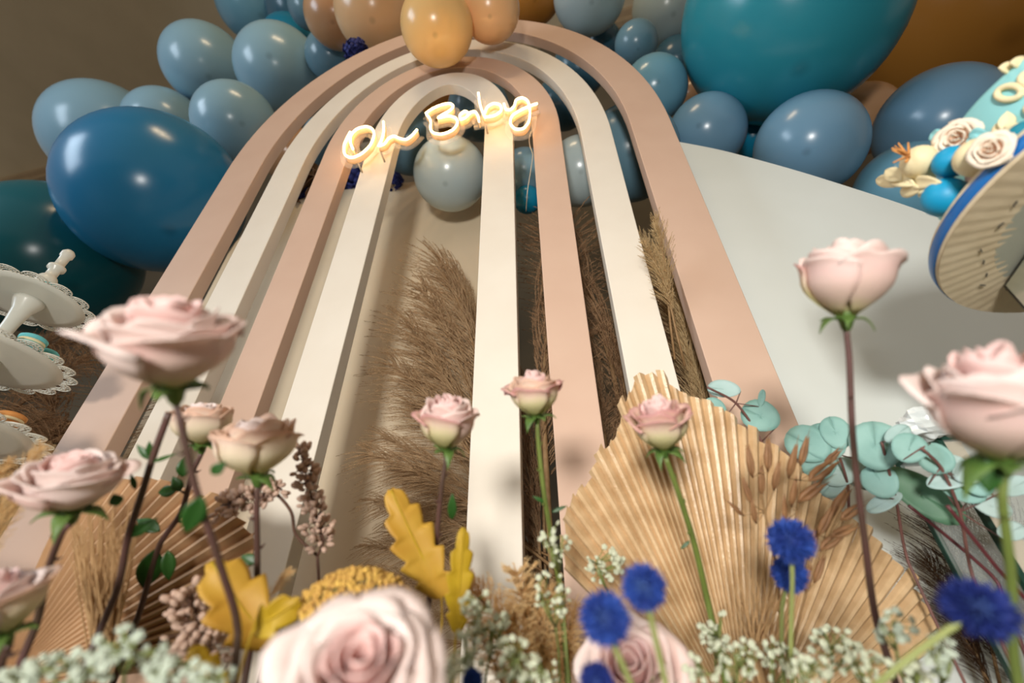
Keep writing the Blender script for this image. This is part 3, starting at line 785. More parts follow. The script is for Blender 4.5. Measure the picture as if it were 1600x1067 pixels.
def rose(head, axis, Rr, H, opn, label, stem, pal=('pinkcore', 'blush', 'green'), stem_m='stem_d', leaves=(), stem_r=0.0022, sep=0.024, group=None, seed=0, foot=None, cup=1.0):
    """head = base of the bloom, axis = where the bloom faces; stem = points from under the bloom downwards"""
    rd = random.Random(seed + 5)
    pts = [V(p) for p in stem]
    ft = foot if foot is not None else foot_of(pts[-1], 0, pts[-2])
    t = thing('rose', label, 'rose', ft, group)
    fr = frame_to(axis, head, rd.uniform(0, 6))
    layers = [(.13, 2, 1.9, .97), (.25, 3, 1.35, 1.0), (.38, 3, 1.25, 1.0), (.52, 4, 1.0, .99), (.66, 4, .98, .95), (.80, 5, .86, .90)]
    out_r = .80 * (.92 + .50 * opn) + .05 + .08 + .10 * opn
    Rs = Rr / out_r
    for li, (fr_, n, w_, hf) in enumerate(layers):
        k = li / (len(layers) - 1)
        for i in range(n):
            th0 = 2 * math.pi * i / n + li * 1.1 + rd.uniform(-.15, .15)
            rm = Rs * fr_; rt = rm * (0.82 + (0.10 + 0.50 * opn) * k ** 1.5) + (Rs * .05)
            rb = Rs * (0.05 + .14 * k)
            h = H * hf * rd.uniform(.94, 1.04) * (1 - 0.30 * opn * k)
            curl = Rs * (0.02 + (0.06 + .10 * opn) * k ** 1.4) * rd.uniform(.5, 1.5)
            m = PET[pal[0]] if li < 3 else (PET[pal[1]] if li < 5 else PET[pal[2] if rd.random() < .75 else pal[1]])
            part('petal', petal(fr, th0, w_, rb, rm, rt, h, 0.02 * H * (1 - k), curl, .10 if li < 5 else .06, Rs * .045 * (k + .25), rd.uniform(0, 6), rd.uniform(0, .06)), m, t, solid=Rs * 0.018)
    Rr = Rs
    q = MB(); q.lathe([(Rr * .05, -Rr * .36), (Rr * .10, -Rr * .28), (Rr * .14, -Rr * .14), (Rr * .20, Rr * .0), (Rr * .22, Rr * .07)], 14, fr); part('hip', q, M['sepal'], t)
    for i in range(5):
        a = 2 * math.pi * i / 5 + rd.uniform(-.2, .2); dr = rd.uniform(-.6, .15); l = sep * rd.uniform(.8, 1.25); tw = rd.uniform(-.4, .4)
        def fn(u, v, a=a, dr=dr, l=l, tw=tw):
            uu = 2 * u - 1; wd = l * .26 * (1 - v) ** .8 * (0.55 + 1.2 * v * (1 - v) * 2)
            r = Rr * .17 + l * v * (.8 - .2 * v); z = -Rr * .10 + l * (dr * v * v + .22 * v * (1 - v)) + abs(uu) * wd * .3
            tt = a + tw * v
            return fr @ V((r * math.cos(tt) - uu * wd * math.sin(tt), r * math.sin(tt) + uu * wd * math.cos(tt), z))
        q = MB(); q.grid(fn, 2, 7); part('sepal', q, M['sepal'], t, solid=0.0007)
    base = fr @ V((0, 0, -Rr * .33))
    pth = [base] + pts + [V((ft.x, ft.y, ft.z - .05))]
    c = spline(pth, 8); n = len(c)
    q = MB(); q.tube(c, [stem_r * (0.85 + .35 * i / n) for i in range(n)], 10); st = part('stem', q, M[stem_m], t)
    for (p, d, l, wd) in leaves: leaf(p, d, l, wd, M['leaf'], t)
    for k in range(3):   # thorns
        i = int(n * (.18 + .13 * k)); p = c[i]; tg = (c[i + 1] - c[i]).normalized(); s_ = tg.orthogonal().normalized() * (1 if k % 2 else -1)
        q = MB(); q.tube([p, p + s_ * stem_r * 1.6, p + s_ * stem_r * 2.6 - tg * stem_r], [stem_r * .9, stem_r * .45, .0002], 6); part('thorn', q, M[stem_m], t)
    return t
def leaf(p, d, l, wd, m, t, name='leaf', cup=.25, face=None):
    d = V(d).normalized(); n = (face if face else (CAM - p)).normalized(); n = n - d * n.dot(d); n = n.normalized() if n.length > 1e-4 else d.orthogonal(); s = d.cross(n)
    def fn(u, v):
        uu = 2 * u - 1; w_ = wd * math.sin(math.pi * min(max(v ** .85, 0.015), .985)) ** .9
        return p + d * (l * v) + s * (uu * w_) + n * (abs(uu) * w_ * cup - l * .16 * v * v)
    q = MB(); q.grid(fn, 4, 9); return part(name, q, m, t, solid=0.0006)

CV = lambda p: (CAM - p).normalized()
def lf(px, py, z, dx, dy, l, w): # leaf at a pixel, growing in an image direction
    return (at(px, py, z), RIGHT * dx - UP * dy + FWD * R(-.25, .1), px2m(l, z), px2m(w, z))
def up_tilt(p, a, b=0.0): return (V((0, 0, 1)) + CV(p) * a + RIGHT * b)

# head positions: base-of-bloom pixel, distance
h = at(272, 598, .235); rose(h, UP + CV(h) * .30 + RIGHT * -.10, .0385, .046, .48, 'large open blush rose on a dark stem in front of the outermost arch leg',
    [at(282, 660, .237), at(305, 760, .24), at(345, 885, .25), at(372, 990, .26)], ('pinkcore', 'pale', 'blush'), 'stem_d', [lf(315, 775, .24, -.35, 1, 62, 17), lf(330, 740, .245, .9, -.7, 26, 9)], .0019, .020, seed=1)
h = at(560, 1085, .17); rose(h - CV(h) * .012, CV(h) * .75 + UP * .7 + RIGHT * .06, .0365, .032, .75, 'biggest fully open pale pink rose facing up beside the yellow yarrow',
    [at(560, 1120, .185), at(556, 1200, .19)], ('pinkcore', 'pale', 'pale'), 'stem_g', [], .0028, .02, seed=2, foot=V((0.21, -.50, FOOT)))
h = at(112, 792, .29); rose(h, UP + CV(h) * .14 + RIGHT * -.04, .036, .036, .55, 'blush rose with creamy petal rims above the dry grass and dull palm fan',
    [at(98, 830, .29), at(75, 890, .295), at(55, 980, .30)], ('pinkcore', 'pale', 'blush'), 'stem_d', [lf(185, 790, .30, -.3, -1, 20, 9)], .0020, .022, seed=3)
h = at(402, 738, .34); rose(h, UP + CV(h) * .02 + RIGHT * -.05, .030, .041, .1, 'cream rosebud with browned rims above the dried lilac spray',
    [at(401, 790, .34), at(402, 880, .345), at(400, 960, .35)], ('pale', 'cream', 'cream'), 'stem_d', [lf(400, 880, .345, -.8, -.45, 26, 9)], .0022, .016, seed=4)
h = at(315, 692, .40); rose(h, UP + CV(h) * .02 + RIGHT * .0, .026, .036, .1, 'small cream rosebud half hidden behind the large open blush rose',
    [at(300, 740, .40), at(283, 800, .40), at(250, 850, .40), at(215, 965, .40)], ('pale', 'cream', 'cream'), 'stem_d',
    [lf(285, 745, .40, .1, -1, 32, 10), lf(282, 768, .40, -.4, -1, 26, 8), lf(277, 765, .40, -1, .15, 34, 9), lf(243, 858, .40, -.25, 1, 68, 17), lf(250, 830, .40, -.9, -.45, 44, 10), lf(262, 860, .40, .2, 1, 45, 10)], .0022, .016, seed=5)
h = at(698, 698, .37); rose(h, UP + CV(h) * .10 + RIGHT * .02, .0275, .043, .4, 'pink edged rosebud with yellow green base in front of the brown pampas',
    [at(690, 760, .37), at(680, 865, .375), at(668, 960, .38)], ('pinkcore', 'blush', 'green'), 'stem_d', [lf(706, 812, .37, .05, -1, 42, 7)], .0021, .016, seed=6)
h = at(838, 648, .39); rose(h, UP + CV(h) * .04 + RIGHT * -.1, .0275, .039, .55, 'creamy pink rose on a slim green stem beside innermost arch leg',
    [at(842, 700, .39), at(850, 770, .39), at(860, 830, .395), at(876, 930, .40)], ('pinkcore', 'cream', 'green'), 'stem_g', [lf(852, 785, .39, -.9, -.5, 22, 3), lf(862, 800, .39, .9, -.4, 26, 3)], .0021, .019, seed=7)
h = at(1038, 700, .37); rose(h, UP + CV(h) * .12 + RIGHT * -.16, .0285, .044, .5, 'pink rimmed yellow green rose standing in front of the large palm fan',
    [at(1060, 770, .372), at(1085, 850, .378), at(1108, 950, .385)], ('pinkcore', 'green', 'green'), 'stem_g', [lf(1078, 845, .378, -.7, .5, 20, 3)], .0024, .018, seed=8)
h = at(1322, 492, .31); rose(h, UP + CV(h) * .02 + RIGHT * -.02, .0300, .051, .15, 'tall yellow green and pink rosebud standing against the white board',
    [at(1327, 560, .31), at(1333, 690, .312), at(1352, 850, .32), at(1372, 980, .33)], ('blush', 'blush', 'green'), 'stem_d', [], .0021, .018, seed=9)
h = at(1566, 712, .215); rose(h, UP + CV(h) * .12 + RIGHT * -.1, .033, .054, .4, 'large soft blush rose beside the cake board and glass lantern',
    [at(1566, 780, .216), at(1580, 900, .22), at(1590, 1060, .225)], ('pinkcore', 'pale', 'blush'), 'stem_g', [lf(1545, 720, .215, -.2, 1, 50, 16)], .0021, .024, seed=10)
h = at(990, 1070, .30); rose(h - CV(h) * .012, CV(h) * .8 + UP * .6 - RIGHT * .1, .0396, .038, .6, 'open pink rose behind the two blue globe thistles',
    [at(1000, 1110, .33), at(1004, 1200, .335)], ('pinkcore', 'blush', 'pale'), 'stem_g', [], .0026, .02, seed=11)
h = at(8, 985, .25); rose(h, UP + CV(h) * .15 + RIGHT * -.3, .028, .034, .6, 'blush rose half out of view beside the dry grass tuft',
    [at(0, 1040, .25), at(-5, 1120, .25)], ('pinkcore', 'pale', 'cream'), 'stem_d', [], .0024, .018, seed=12)
# bare leafy rose stem beside the large blush rose
pts = [at(264, 645, .33), at(242, 705, .33), at(222, 770, .33), at(200, 840, .33), at(180, 930, .335)]
ft = foot_of(pts[-1]); t = thing('leafy_stem', 'dark purple leafy rose stem crossing the cream arch leg', 'stem', ft)
q = MB(); q.tube(spline(pts + [ft + V((0, 0, -.05))], 6), 0.0023, 8); part('stem', q, M['stem_d'], t)
for a in (lf(233, 718, .33, -.7, -1, 30, 5), lf(234, 715, .33, .1, -1, 26, 5), lf(238, 722, .33, 1, -.35, 42, 3), lf(212, 765, .33, -.1, -1, 26, 4), lf(200, 838, .33, .9, -.55, 46, 9)): leaf(a[0], a[1], a[2], a[3], M['leaf'], t)

# ================================================================== GLOBE THISTLES
def thistle(px, py, rp, z, label, stem, m='thistle', sq=1.0, ang=0.0):
    P = at(px, py, z); r = px2m(rp, z)
    pts = [at(*s) for s in stem]; ft = foot_of(pts[-1], 0, pts[-2])
    t = thing('globe_thistle', label, 'thistle', ft, 'blue globe thistles')
    ax = (RIGHT * math.cos(ang) + UP * math.sin(ang))
    def st_(d): return d + ax * (d.dot(ax) * (sq - 1))
    q = MB(); q.ball(P, r * .66, 16, 10)
    q.v = [tuple(P + st_(V(v) - P)) for v in q.v]; part('core', q, M['thistle_core'], t)
    q = MB(); n = 380; rd = random.Random(int(px))
    for k in range(n):
        zz = 1 - 2 * (k + .5) / n; a = k * 2.39996; rr = math.sqrt(1 - zz * zz)
        d = V((rr * math.cos(a), rr * math.sin(a), zz)); s = d.orthogonal().normalized(); s.rotate(Matrix.Rotation(rd.uniform(0, 6), 3, d)); s2 = d.cross(s)
        l = r * rd.uniform(.82, 1.08); wd = r * .10
        tip = st_(d * l + s * r * .04)
        b0 = d * r * .60
        q.add([P + st_(b0 + s * wd), P + st_(b0 - s * wd * .5 + s2 * wd * .8), P + st_(b0 - s * wd * .5 - s2 * wd * .8), P + tip], [(0, 1, 3), (1, 2, 3), (2, 0, 3)])
    o = part('spikes', q, M[m], t, smooth=False); o['kind'] = 'stuff'
    q = MB(); c = spline([P - (P - pts[0]).normalized() * r * .5] + pts + [ft + V((0, 0, -.05))], 6); q.tube(c, 0.0015, 8); part('stem', q, M['thistle_stem'], t)
thistle(945, 966, 43, .215, 'big blue globe thistle in front of the open pink rose', [(960, 1010, .215), (985, 1067, .213), (1010, 1150, .21)])
thistle(1006, 917, 38, .225, 'blue globe thistle above the open pink rose on slim stem', [(1018, 970, .225), (1040, 1067, .222), (1058, 1150, .218)])
thistle(1235, 845, 37, .31, 'blue globe thistle in front of the dried oats, upper of a pair', [(1238, 900, .31), (1238, 1067, .315)])
thistle(1234, 897, 29, .345, 'smaller blue globe thistle peeking below the upper one by the oats', [(1222, 950, .35), (1226, 1067, .35)])
thistle(1530, 952, 46, .20, 'dark navy oval globe thistle beside the large blush rose stem', [(1480, 985, .20), (1400, 1045, .20), (1330, 1120, .205)], 'thistle_navy', 1.35, -0.35)
thistle(932, 1064, 30, .205, 'navy globe thistle low under the big blue thistle', [(938, 1100, .205), (942, 1150, .205)], 'thistle_navy')
thistle(738, 1064, 20, .232, 'small bright blue thistle low beside the biggest pale rose', [(740, 1100, .232), (742, 1150, .232)])

# ================================================================== GYPSOPHILA
def floret_mesh(m):
    q = MB()
    for k in range(5):
        a = k * 1.2566; q.ball((math.cos(a) * .5, math.sin(a) * .5, .12), .52, 6, 4, (1, 1, .6))
    q.ball((0, 0, .25), .45, 6, 4); return q.mesh('floret', m)
FLO = {'gyp': floret_mesh(M['gyp']), 'gyp_mint': floret_mesh(M['gyp_mint'])}
def gyp(px, py, wx, wy_, z, n, fr_px, m, label, seed):
    rd = random.Random(seed); c = at(px, py, z); base = at(px + rd.uniform(-12, 12), py + wy_ * 1.5 + 30, z + .01)
    ft = foot_of(base); t = thing('gypsophila_sprig', label, 'filler flower', ft, 'gypsophila sprigs among the roses')
    q = MB(); fork = base.lerp(c, .45)
    q.tube(spline([ft + V((0, 0, -.05)), base, fork], 6), .0009, 5)
    hubs = [at(px + rd.uniform(-.6, .6) * wx, py + rd.uniform(-.5, .6) * wy_, z + rd.uniform(-.015, .015)) for _ in range(5)]
    for hb in hubs: q.tube([fork, fork.lerp(hb, .5) + V((0, 0, -.002)), hb], .0006, 4)
    for k in range(n):
        a = rd.uniform(0, 6.283); rr = math.sqrt(rd.random())
        p = at(px + wx * rr * math.cos(a), py + wy_ * rr * math.sin(a), z + rd.uniform(-.02, .02))
        hb = min(hubs, key=lambda h_: (h_ - p).length)
        q.tube([hb, p], .0004, 4)
        o = put('floret', FLO[m], t); o.location = p - ft; s = px2m(fr_px, z) * rd.uniform(.7, 1.15); o.scale = (s, s, s)
        o.rotation_euler = (CV(p) + V((rd.uniform(-.8, .8), rd.uniform(-.8, .8), rd.uniform(-.2, 1)))).to_track_quat('Z', 'Y').to_euler()
    part('stems', q, M['gyp_stem'], t)
SPR = [(745, 955, 26, 40, .30, 26, 5.5, 'gyp', 'gypsophila sprig between the biggest pale rose and golden pampas'),
 (735, 1015, 28, 36, .265, 26, 6, 'gyp', 'gypsophila sprig low beside the biggest pale rose'),
 (800, 1030, 34, 34, .28, 30, 6, 'gyp', 'gypsophila sprig in front of the golden pampas plumes'),
 (868, 850, 24, 36, .365, 22, 4.8, 'gyp', 'gypsophila sprig beside the slim green rose stem'),
 (862, 930, 34, 40, .345, 28, 5, 'gyp', 'gypsophila sprig between golden pampas and the big blue thistle'),
 (945, 882, 32, 30, .40, 34, 5, 'gyp', 'round gypsophila sprig in front of the palm fan above the thistles'),
 (1115, 985, 26, 34, .35, 24, 5.5, 'gyp', 'gypsophila sprig beside the open pink rose'),
 (1150, 1030, 40, 34, .305, 36, 6, 'gyp', 'gypsophila sprig low in front of the palm fan'),
 (1215, 1030, 34, 34, .335, 26, 5.5, 'gyp', 'gypsophila sprig around the stem of the thistle pair'),
 (1300, 1010, 44, 30, .33, 34, 6, 'gyp', 'gypsophila sprig beside the tall rosebud stem'),
 (1395, 978, 36, 26, .27, 20, 7, 'gyp_mint', 'pale gypsophila sprig crossing the tall rosebud stem'),
 (1350, 1040, 40, 24, .285, 26, 6, 'gyp', 'gypsophila sprig under the navy thistle stem'),
 (1470, 1025, 30, 34, .25, 18, 7, 'gyp_mint', 'mint tinted gypsophila sprig under the navy oval thistle'),
 (770, 985, 30, 34, .325, 26, 6, 'gyp', 'gypsophila sprig touching the slim yellow oak leaf'),
 (840, 1050, 40, 26, .29, 28, 6.5, 'gyp', 'gypsophila sprig between the golden pampas and the navy low thistle'),
 (700, 1052, 26, 22, .225, 18, 6.5, 'gyp', 'gypsophila sprig beside the small bright blue low thistle'),
 (1095, 1045, 30, 26, .30, 24, 6.5, 'gyp', 'gypsophila sprig under the open pink rose petals'),
 (1265, 1048, 36, 24, .28, 28, 6.5, 'gyp', 'gypsophila sprig low before the oat stems'),
 (1425, 1052, 34, 22, .28, 22, 7, 'gyp', 'gypsophila sprig low between the tall rosebud stem and navy thistle'),
 (40, 1058, 40, 18, .23, 22, 8.5, 'gyp_mint', 'mint white gypsophila sprig beneath the half seen rose'),
 (335, 1058, 36, 18, .21, 20, 8, 'gyp_mint', 'mint white gypsophila sprig under the small low yellow leaf'),
 (200, 1010, 60, 30, .22, 34, 8.5, 'gyp_mint', 'mint white gypsophila sprig in front of the dry grass'),
 (110, 1045, 70, 26, .21, 34, 9, 'gyp_mint', 'mint white gypsophila sprig under the half seen blush rose'),
 (270, 1045, 50, 24, .22, 26, 9, 'gyp_mint', 'mint white gypsophila sprig beside the mauve dried lilac')]
for i, s in enumerate(SPR): gyp(*s, seed=100 + i)

# ================================================================== DRIED LILAC SPRAYS
def bud_mesh(m):
    q = MB(); q.ball((0, 0, 0), 1.0, 6, 5, (.62, .62, 1.0)); return q.mesh('bud', m)
BUD = bud_mesh(M['lilac'])
def lilac(stems, clusters, z, label, bud_px, foot):
    ft = foot; t = thing('dried_lilac', label, 'dried flower', ft)
    q = MB()
    for s in stems: q.tube(spline([V(p) for p in s], 5), .0014, 6)
    for (a, b, r0, r1, n) in clusters:
        A, B = at(*a), at(*b); prev = A
        q.tube([A, B], .0009, 5)
        for k in range(n):
            s = (k + R(0, 1)) / n; r = px2m(r0 + (r1 - r0) * s, z) * math.sqrt(R(.08, 1))
            d = (RIGHT * R(-1, 1) + UP * R(-1, 1) + FWD * R(-1, 1)).normalized()
            o0 = A.lerp(B, s); p = o0 + d * r
            q.tube([o0, p], .0004, 4)
            o = put('bud', BUD, t); o.location = p - ft; w_ = px2m(bud_px, z) * R(.7, 1.2); o.scale = (w_, w_, w_)
            o.rotation_euler = (d + UP * .5).to_track_quat('Z', 'Y').to_euler()
    part('twigs', q, M['twig'], t)
f0 = foot_of(at(500, 960, .42))
lilac([[f0 + V((0, 0, -.04)), at(499, 960, .42), at(498, 905, .42), at(496, 868, .42)], [at(496, 868, .42), at(462, 835, .42), at(455, 800, .42), at(432, 772, .42), at(405, 758, .42)], [at(496, 868, .42), at(504, 850, .42), at(500, 800, .42)]],
      [((505, 850, .42), (468, 700, .42), 26, 17, 150), ((425, 768, .42), (345, 790, .42), 22, 26, 110), ((440, 765, .42), (400, 740, .42), 14, 14, 20)], .42, 'mauve dried lilac spray with two bead clusters beside the cream rosebud', 6.6, f0)
f0 = foot_of(at(320, 1060, .335))
lilac([[f0 + V((0, 0, -.04)), at(322, 1080, .335), at(320, 1020, .335)]], [((330, 1040, .335), (300, 930, .335), 52, 40, 110)], .335, 'mauve dried lilac cluster beside the yellow oak leaf', 9.0, f0)

# ================================================================== OAK LEAVES AND YARROW
def oak(base, tip, wpx, z, m, label, lobes, seed):
    rd = random.Random(seed); A, B = at(*base, z), at(*tip, z); d = B - A; L = d.length; dn = d.normalized(); n = CV(A); n = (n - dn * n.dot(dn)).normalized(); s = dn.cross(n); wd = px2m(wpx, z)
    ft = foot_of(A); t = thing('oak_leaf', label, 'leaf', ft)
    def fn(u, v):
        uu = 2 * u - 1
        env = (math.sin(math.pi * min(.97, .10 + .88 * v)) ** .65)
        ph = v * lobes * math.pi * 2 + (0.5 if uu > 0 else 0)
        saw = (ph / (2 * math.pi)) % 1.0
        lob = .58 + .46 * (saw ** .8 if saw < .78 else (1 - saw) / .22 * .82)
        w_ = wd * env * lob * abs(uu) ** .9 * (1 if uu > 0 else -1)
        return A + dn * (L * v + abs(w_) * .22) + s * w_ + n * (abs(uu) * wd * .28 * math.sin(v * 5 + uu) - L * .10 * v * v)
    q = MB(); q.grid(fn, 8, 64); part('blade', q, m, t, solid=.0006)
    q = MB(); q.tube(spline([ft + V((0, 0, -.04)), A.lerp(ft, .3), A, A + d * .5 + n * .0005 - n * L * .025, B - n * L * .10], 6), .0009, 6); part('midrib', q, M['oak_lime'], t)
oak((690, 935), (612, 768), 40, .36, M['oak'], 'yellow lobed oak leaf standing in front of the brown pampas', 5, 1)
oak((420, 1010), (330, 878), 52, .30, M['oak'], 'broad yellow oak leaf beside the biggest pale rose and mauve lilac', 3.3, 2)
oak((395, 985), (462, 942), 30, .278, M['oak_lime'], 'short yellow oak leaf lobe pointing at the yarrow', 2.3, 6)
oak((712, 990), (724, 832), 24, .34, M['oak_lime'], 'slim yellow oak leaf between the pale rose and golden pampas', 5, 3)
oak((350, 1085), (300, 1012), 24, .26, M['oak_lime'], 'small yellow leaf low by the mint white gypsophila', 3, 4)
P = at(555, 925, .30); ft = foot_of(at(560, 1040, .31)); t = thing('yarrow_head', 'golden yellow yarrow flower head behind the biggest pale rose', 'flower', ft)
q = MB(); rd = random.Random(3)
hubp = at(560, 985, .305)
stq = MB(); stq.tube(spline([ft + V((0, 0, -.04)), at(560, 1040, .31), hubp], 5), .0018, 6)
for k in range(300):
    a = k * 2.39996; rr = math.sqrt((k + .5) / 300)
    p = P + RIGHT * (math.cos(a) * rr * px2m(86, .3)) + FWD * (math.sin(a) * rr * px2m(70, .3)) + UP * (px2m(42, .3) * (1 - rr * rr) - px2m(14, .3)) + V((rd.uniform(-1, 1), rd.uniform(-1, 1), rd.uniform(-1, 1))) * .0012
    q.ball(p, .0021 * rd.uniform(.8, 1.2), 6, 4)
    if k % 9 == 0: stq.tube([hubp, p], .0006, 4)
o = part('florets', q, M['yarrow'], t); o['kind'] = 'stuff'; part('stems', stq, M['stem_g'], t)

# ================================================================== GOLDEN PAMPAS, TAN PLUMES, DRY GRASS
for i, (bx, by_, z, tx, ty) in enumerate([(835, 1090, .42, 792, 826), (830, 1090, .40, 755, 838), (840, 1090, .40, 838, 870), (850, 1090, .43, 880, 895), (815, 1090, .38, 775, 905), (850, 1090, .40, 862, 950), (800, 1100, .37, 820, 930), (790, 1100, .36, 755, 940), (860, 1100, .42, 905, 965), (815, 1100, .35, 800, 975)]):
    plume(at(bx, by_, z), at(tx, ty, z), 'gold', 'golden tan pampas plume before innermost arch leg, %s tallest of its bunch' % ORD[i], 'golden pampas plumes among the roses', (R(-1, 1), -.5, -.3), 1.55)
for i, (bx, by_, z, tx, ty) in enumerate([(-40, 860, .34, 66, 655), (-60, 820, .34, 20, 690), (-40, 900, .33, 30, 740)]):
    plume(at(bx, by_, z), at(tx, ty, z), 'gold', 'tan plume between blush rose and dessert stand, %s tallest of its bunch' % ORD[i], 'tan plumes at the blush rose', (1, 0, -.5), .9)
plume(at(385, 985, .36), at(452, 865, .36), 'gold', 'little golden plume tip above the broad yellow oak leaf', 'little golden plumes', bend=(1, 0, -.4), scale=.8)
def grass(px, py, z, n, hpx, wpx, label):
    base = at(px, py, z); ft = foot_of(base); t = thing('dry_grass_tuft', label, 'dried grass', ft)
    q = MB()
    for k in range(n):
        b = at(px + R(-.35, .35) * wpx, py + R(-10, 10), z + R(-.02, .02)); tp = at(px + R(-1, 1) * wpx, py - hpx * R(.6, 1), z + R(-.03, .03))
        md = b.lerp(tp, .5) + RIGHT * R(-.004, .004)
        q.tube([V((ft.x + R(-.01, .01), ft.y + R(-.01, .01), ft.z - .03)), b, md, tp], [.0007, .0007, .0006, .0002], 4)
    o = part('blades', q, M['grass_tan'], t); o['kind'] = 'stuff'
grass(160, 1030, .372, 150, 250, 55, 'blurry tuft of tan dry grass behind the mint white gypsophila')
grass(1190, 1040, .40, 40, 190, 70, 'thin dry grass blades around the dried oat stems')

# ================================================================== DRIED OATS
def oat(stem, spk, z, label):
    pts = [at(x, y, z) for x, y in stem]; ft = foot_of(pts[0]); t = thing('oat_stem', label, 'dried oats', ft, 'dried oat stems in front of the palm fan')
    q = MB(); q.tube(spline([ft + V((0, 0, -.04))] + pts, 6), .0011, 6)
    for (x, y, dx, dy, l) in spk:
        zz = z + R(-.015, .015); p = at(x, y, zz); d = (RIGHT * dx - UP * dy + FWD * R(-.2, .2)).normalized(); L = px2m(l, zz)
        nb = min(pts, key=lambda a: (a - (p - d * L)).length); q.tube([nb, p - d * L * .5], .0005, 4)
        s = MB()
        for sg in (-1, 1):
            e = d.orthogonal().normalized() * sg
            s.tube([p - d * L * .5, p - d * L * .25 + e * L * .11, p + e * L * .12, p + d * L * .32 + e * L * .09, p + d * L * .58 + e * L * .12], [L * .02, L * .075, L * .085, L * .05, L * .004], 8)
        s.tube([p + d * L * .3, p + d * L * .85], [L * .012, L * .004], 4)
        part('spikelet', s, M['oat'], t)
    part('stem', q, M['reed'], t)
oat([(1225, 1040), (1215, 900), (1195, 800), (1185, 740)], [(1172, 722, -.1, -1, 48), (1200, 712, .1, -1, 50), (1190, 752, 0, -1, 46), (1168, 768, -.3, -1, 40), (1213, 745, .2, -1, 44), (1150, 795, -.7, -.6, 34), (1178, 800, -.2, -1, 38)], .42, 'dried oat stem with drooping brown spikelets above the thistle pair')
oat([(1232, 1040), (1235, 900), (1245, 800), (1250, 750)], [(1238, 722, .2, -1, 52), (1256, 706, .3, -1, 46), (1285, 735, .8, -.5, 58), (1268, 768, .7, -.6, 52), (1240, 770, .1, -1, 46), (1226, 795, -.1, -1, 40), (1300, 715, .6, -.8, 36)], .43, 'dried oat stem with spikelets spreading toward the eucalyptus')
oat([(1240, 1040), (1258, 930), (1290, 840), (1315, 790)], [(1312, 785, .6, -.8, 52), (1290, 815, .5, -.9, 48), (1330, 800, .8, -.6, 42), (1300, 845, .8, -.6, 46), (1270, 850, .4, -1, 48), (1318, 830, .9, -.4, 44), (1280, 890, .5, -1, 44), (1262, 905, .3, -1, 40)], .41, 'dried oat stem leaning behind the tall rosebud stem')

# ================================================================== EUCALYPTUS
def euc(stem, leaves, z, label, floor=False):
    pts = [at(x, y, zz) for x, y, zz in stem]; ft = V((pts[0].x, pts[0].y, .04)) if floor else foot_of(pts[0]); t = thing('eucalyptus_branch', label, 'eucalyptus', ft)
    q = MB(); q.tube(spline([ft + V((0, 0, -.04))] + pts, 6), .0015, 7)
    for (x, y, rx, ry, ang, tilt, m) in leaves:
        zz = z + R(-.012, .012); p = at(x, y, zz); a = math.radians(ang)
        U_ = RIGHT * math.cos(a) + UP * math.sin(a); n = (CV(p) + UP * tilt + RIGHT * R(-.15, .15)).normalized(); U_ = (U_ - n * U_.dot(n)).normalized(); W_ = n.cross(U_)
        ra, rb = px2m(rx, zz), px2m(ry, zz)
        s = MB()
        def fn(u, v):
            r = v; th = u * 2 * math.pi
            e = 1 + .12 * math.cos(th)
            return p + U_ * (ra * r * math.cos(th)) + W_ * (rb * e * r * math.sin(th)) + n * (.10 * ra * (math.sin(th) ** 2) * r * r - .06 * ra * r * r * math.cos(th))
        s.grid(fn, 20, 4); part('leaf', s, M[m], t, solid=.0007)
        e0 = p - U_ * ra * .98; nb = min(pts, key=lambda k: (k - e0).length); q.tube([nb, e0], [.0008, .0006], 5)
    part('stem', q, M['euc_stem'], t)
euc([(1235, 800, .56), (1190, 690, .56), (1150, 630, .56), (1105, 605, .56)], [(1131, 608, 24, 15, 160, .5, 'euc_pale'), (1188, 650, 28, 25, 150, .2, 'euc'), (1190, 622, 14, 5, 80, 0, 'euc'), (1115, 640, 20, 18, 140, .2, 'euc')], .56, 'eucalyptus branch with round leaves just above the palm fan rim', True)
euc([(1330, 850, .54), (1325, 760, .54), (1310, 710, .54), (1290, 670, .54)], [(1262, 694, 32, 28, 150, .1, 'euc'), (1288, 690, 30, 30, 120, .2, 'euc'), (1306, 676, 26, 20, 110, .1, 'euc'), (1318, 736, 34, 20, 200, .3, 'euc_pale'), (1345, 745, 26, 20, 330, .4, 'euc_pale'), (1280, 725, 26, 22, 210, .2, 'euc'), (1300, 755, 24, 18, 230, .1, 'euc_pale')], .54, 'eucalyptus branch with overlapping teal leaves behind the tall rosebud stem', True)
euc([(1420, 880, .49), (1400, 780, .49), (1385, 720, .49), (1378, 690, .49)], [(1368, 696, 38, 34, 100, .1, 'euc'), (1440, 772, 56, 27, 322, .1, 'euc_dark'), (1375, 752, 26, 24, 120, .2, 'euc'), (1382, 785, 28, 12, 200, .6, 'euc_pale'), (1405, 770, 26, 8, 40, .2, 'euc_pale'), (1402, 680, 22, 12, 30, .3, 'sky') if False else (1402, 678, 20, 12, 30, .3, 'euc_pale')], .49, 'eucalyptus branch with a long dark green leaf beside the glass lantern')
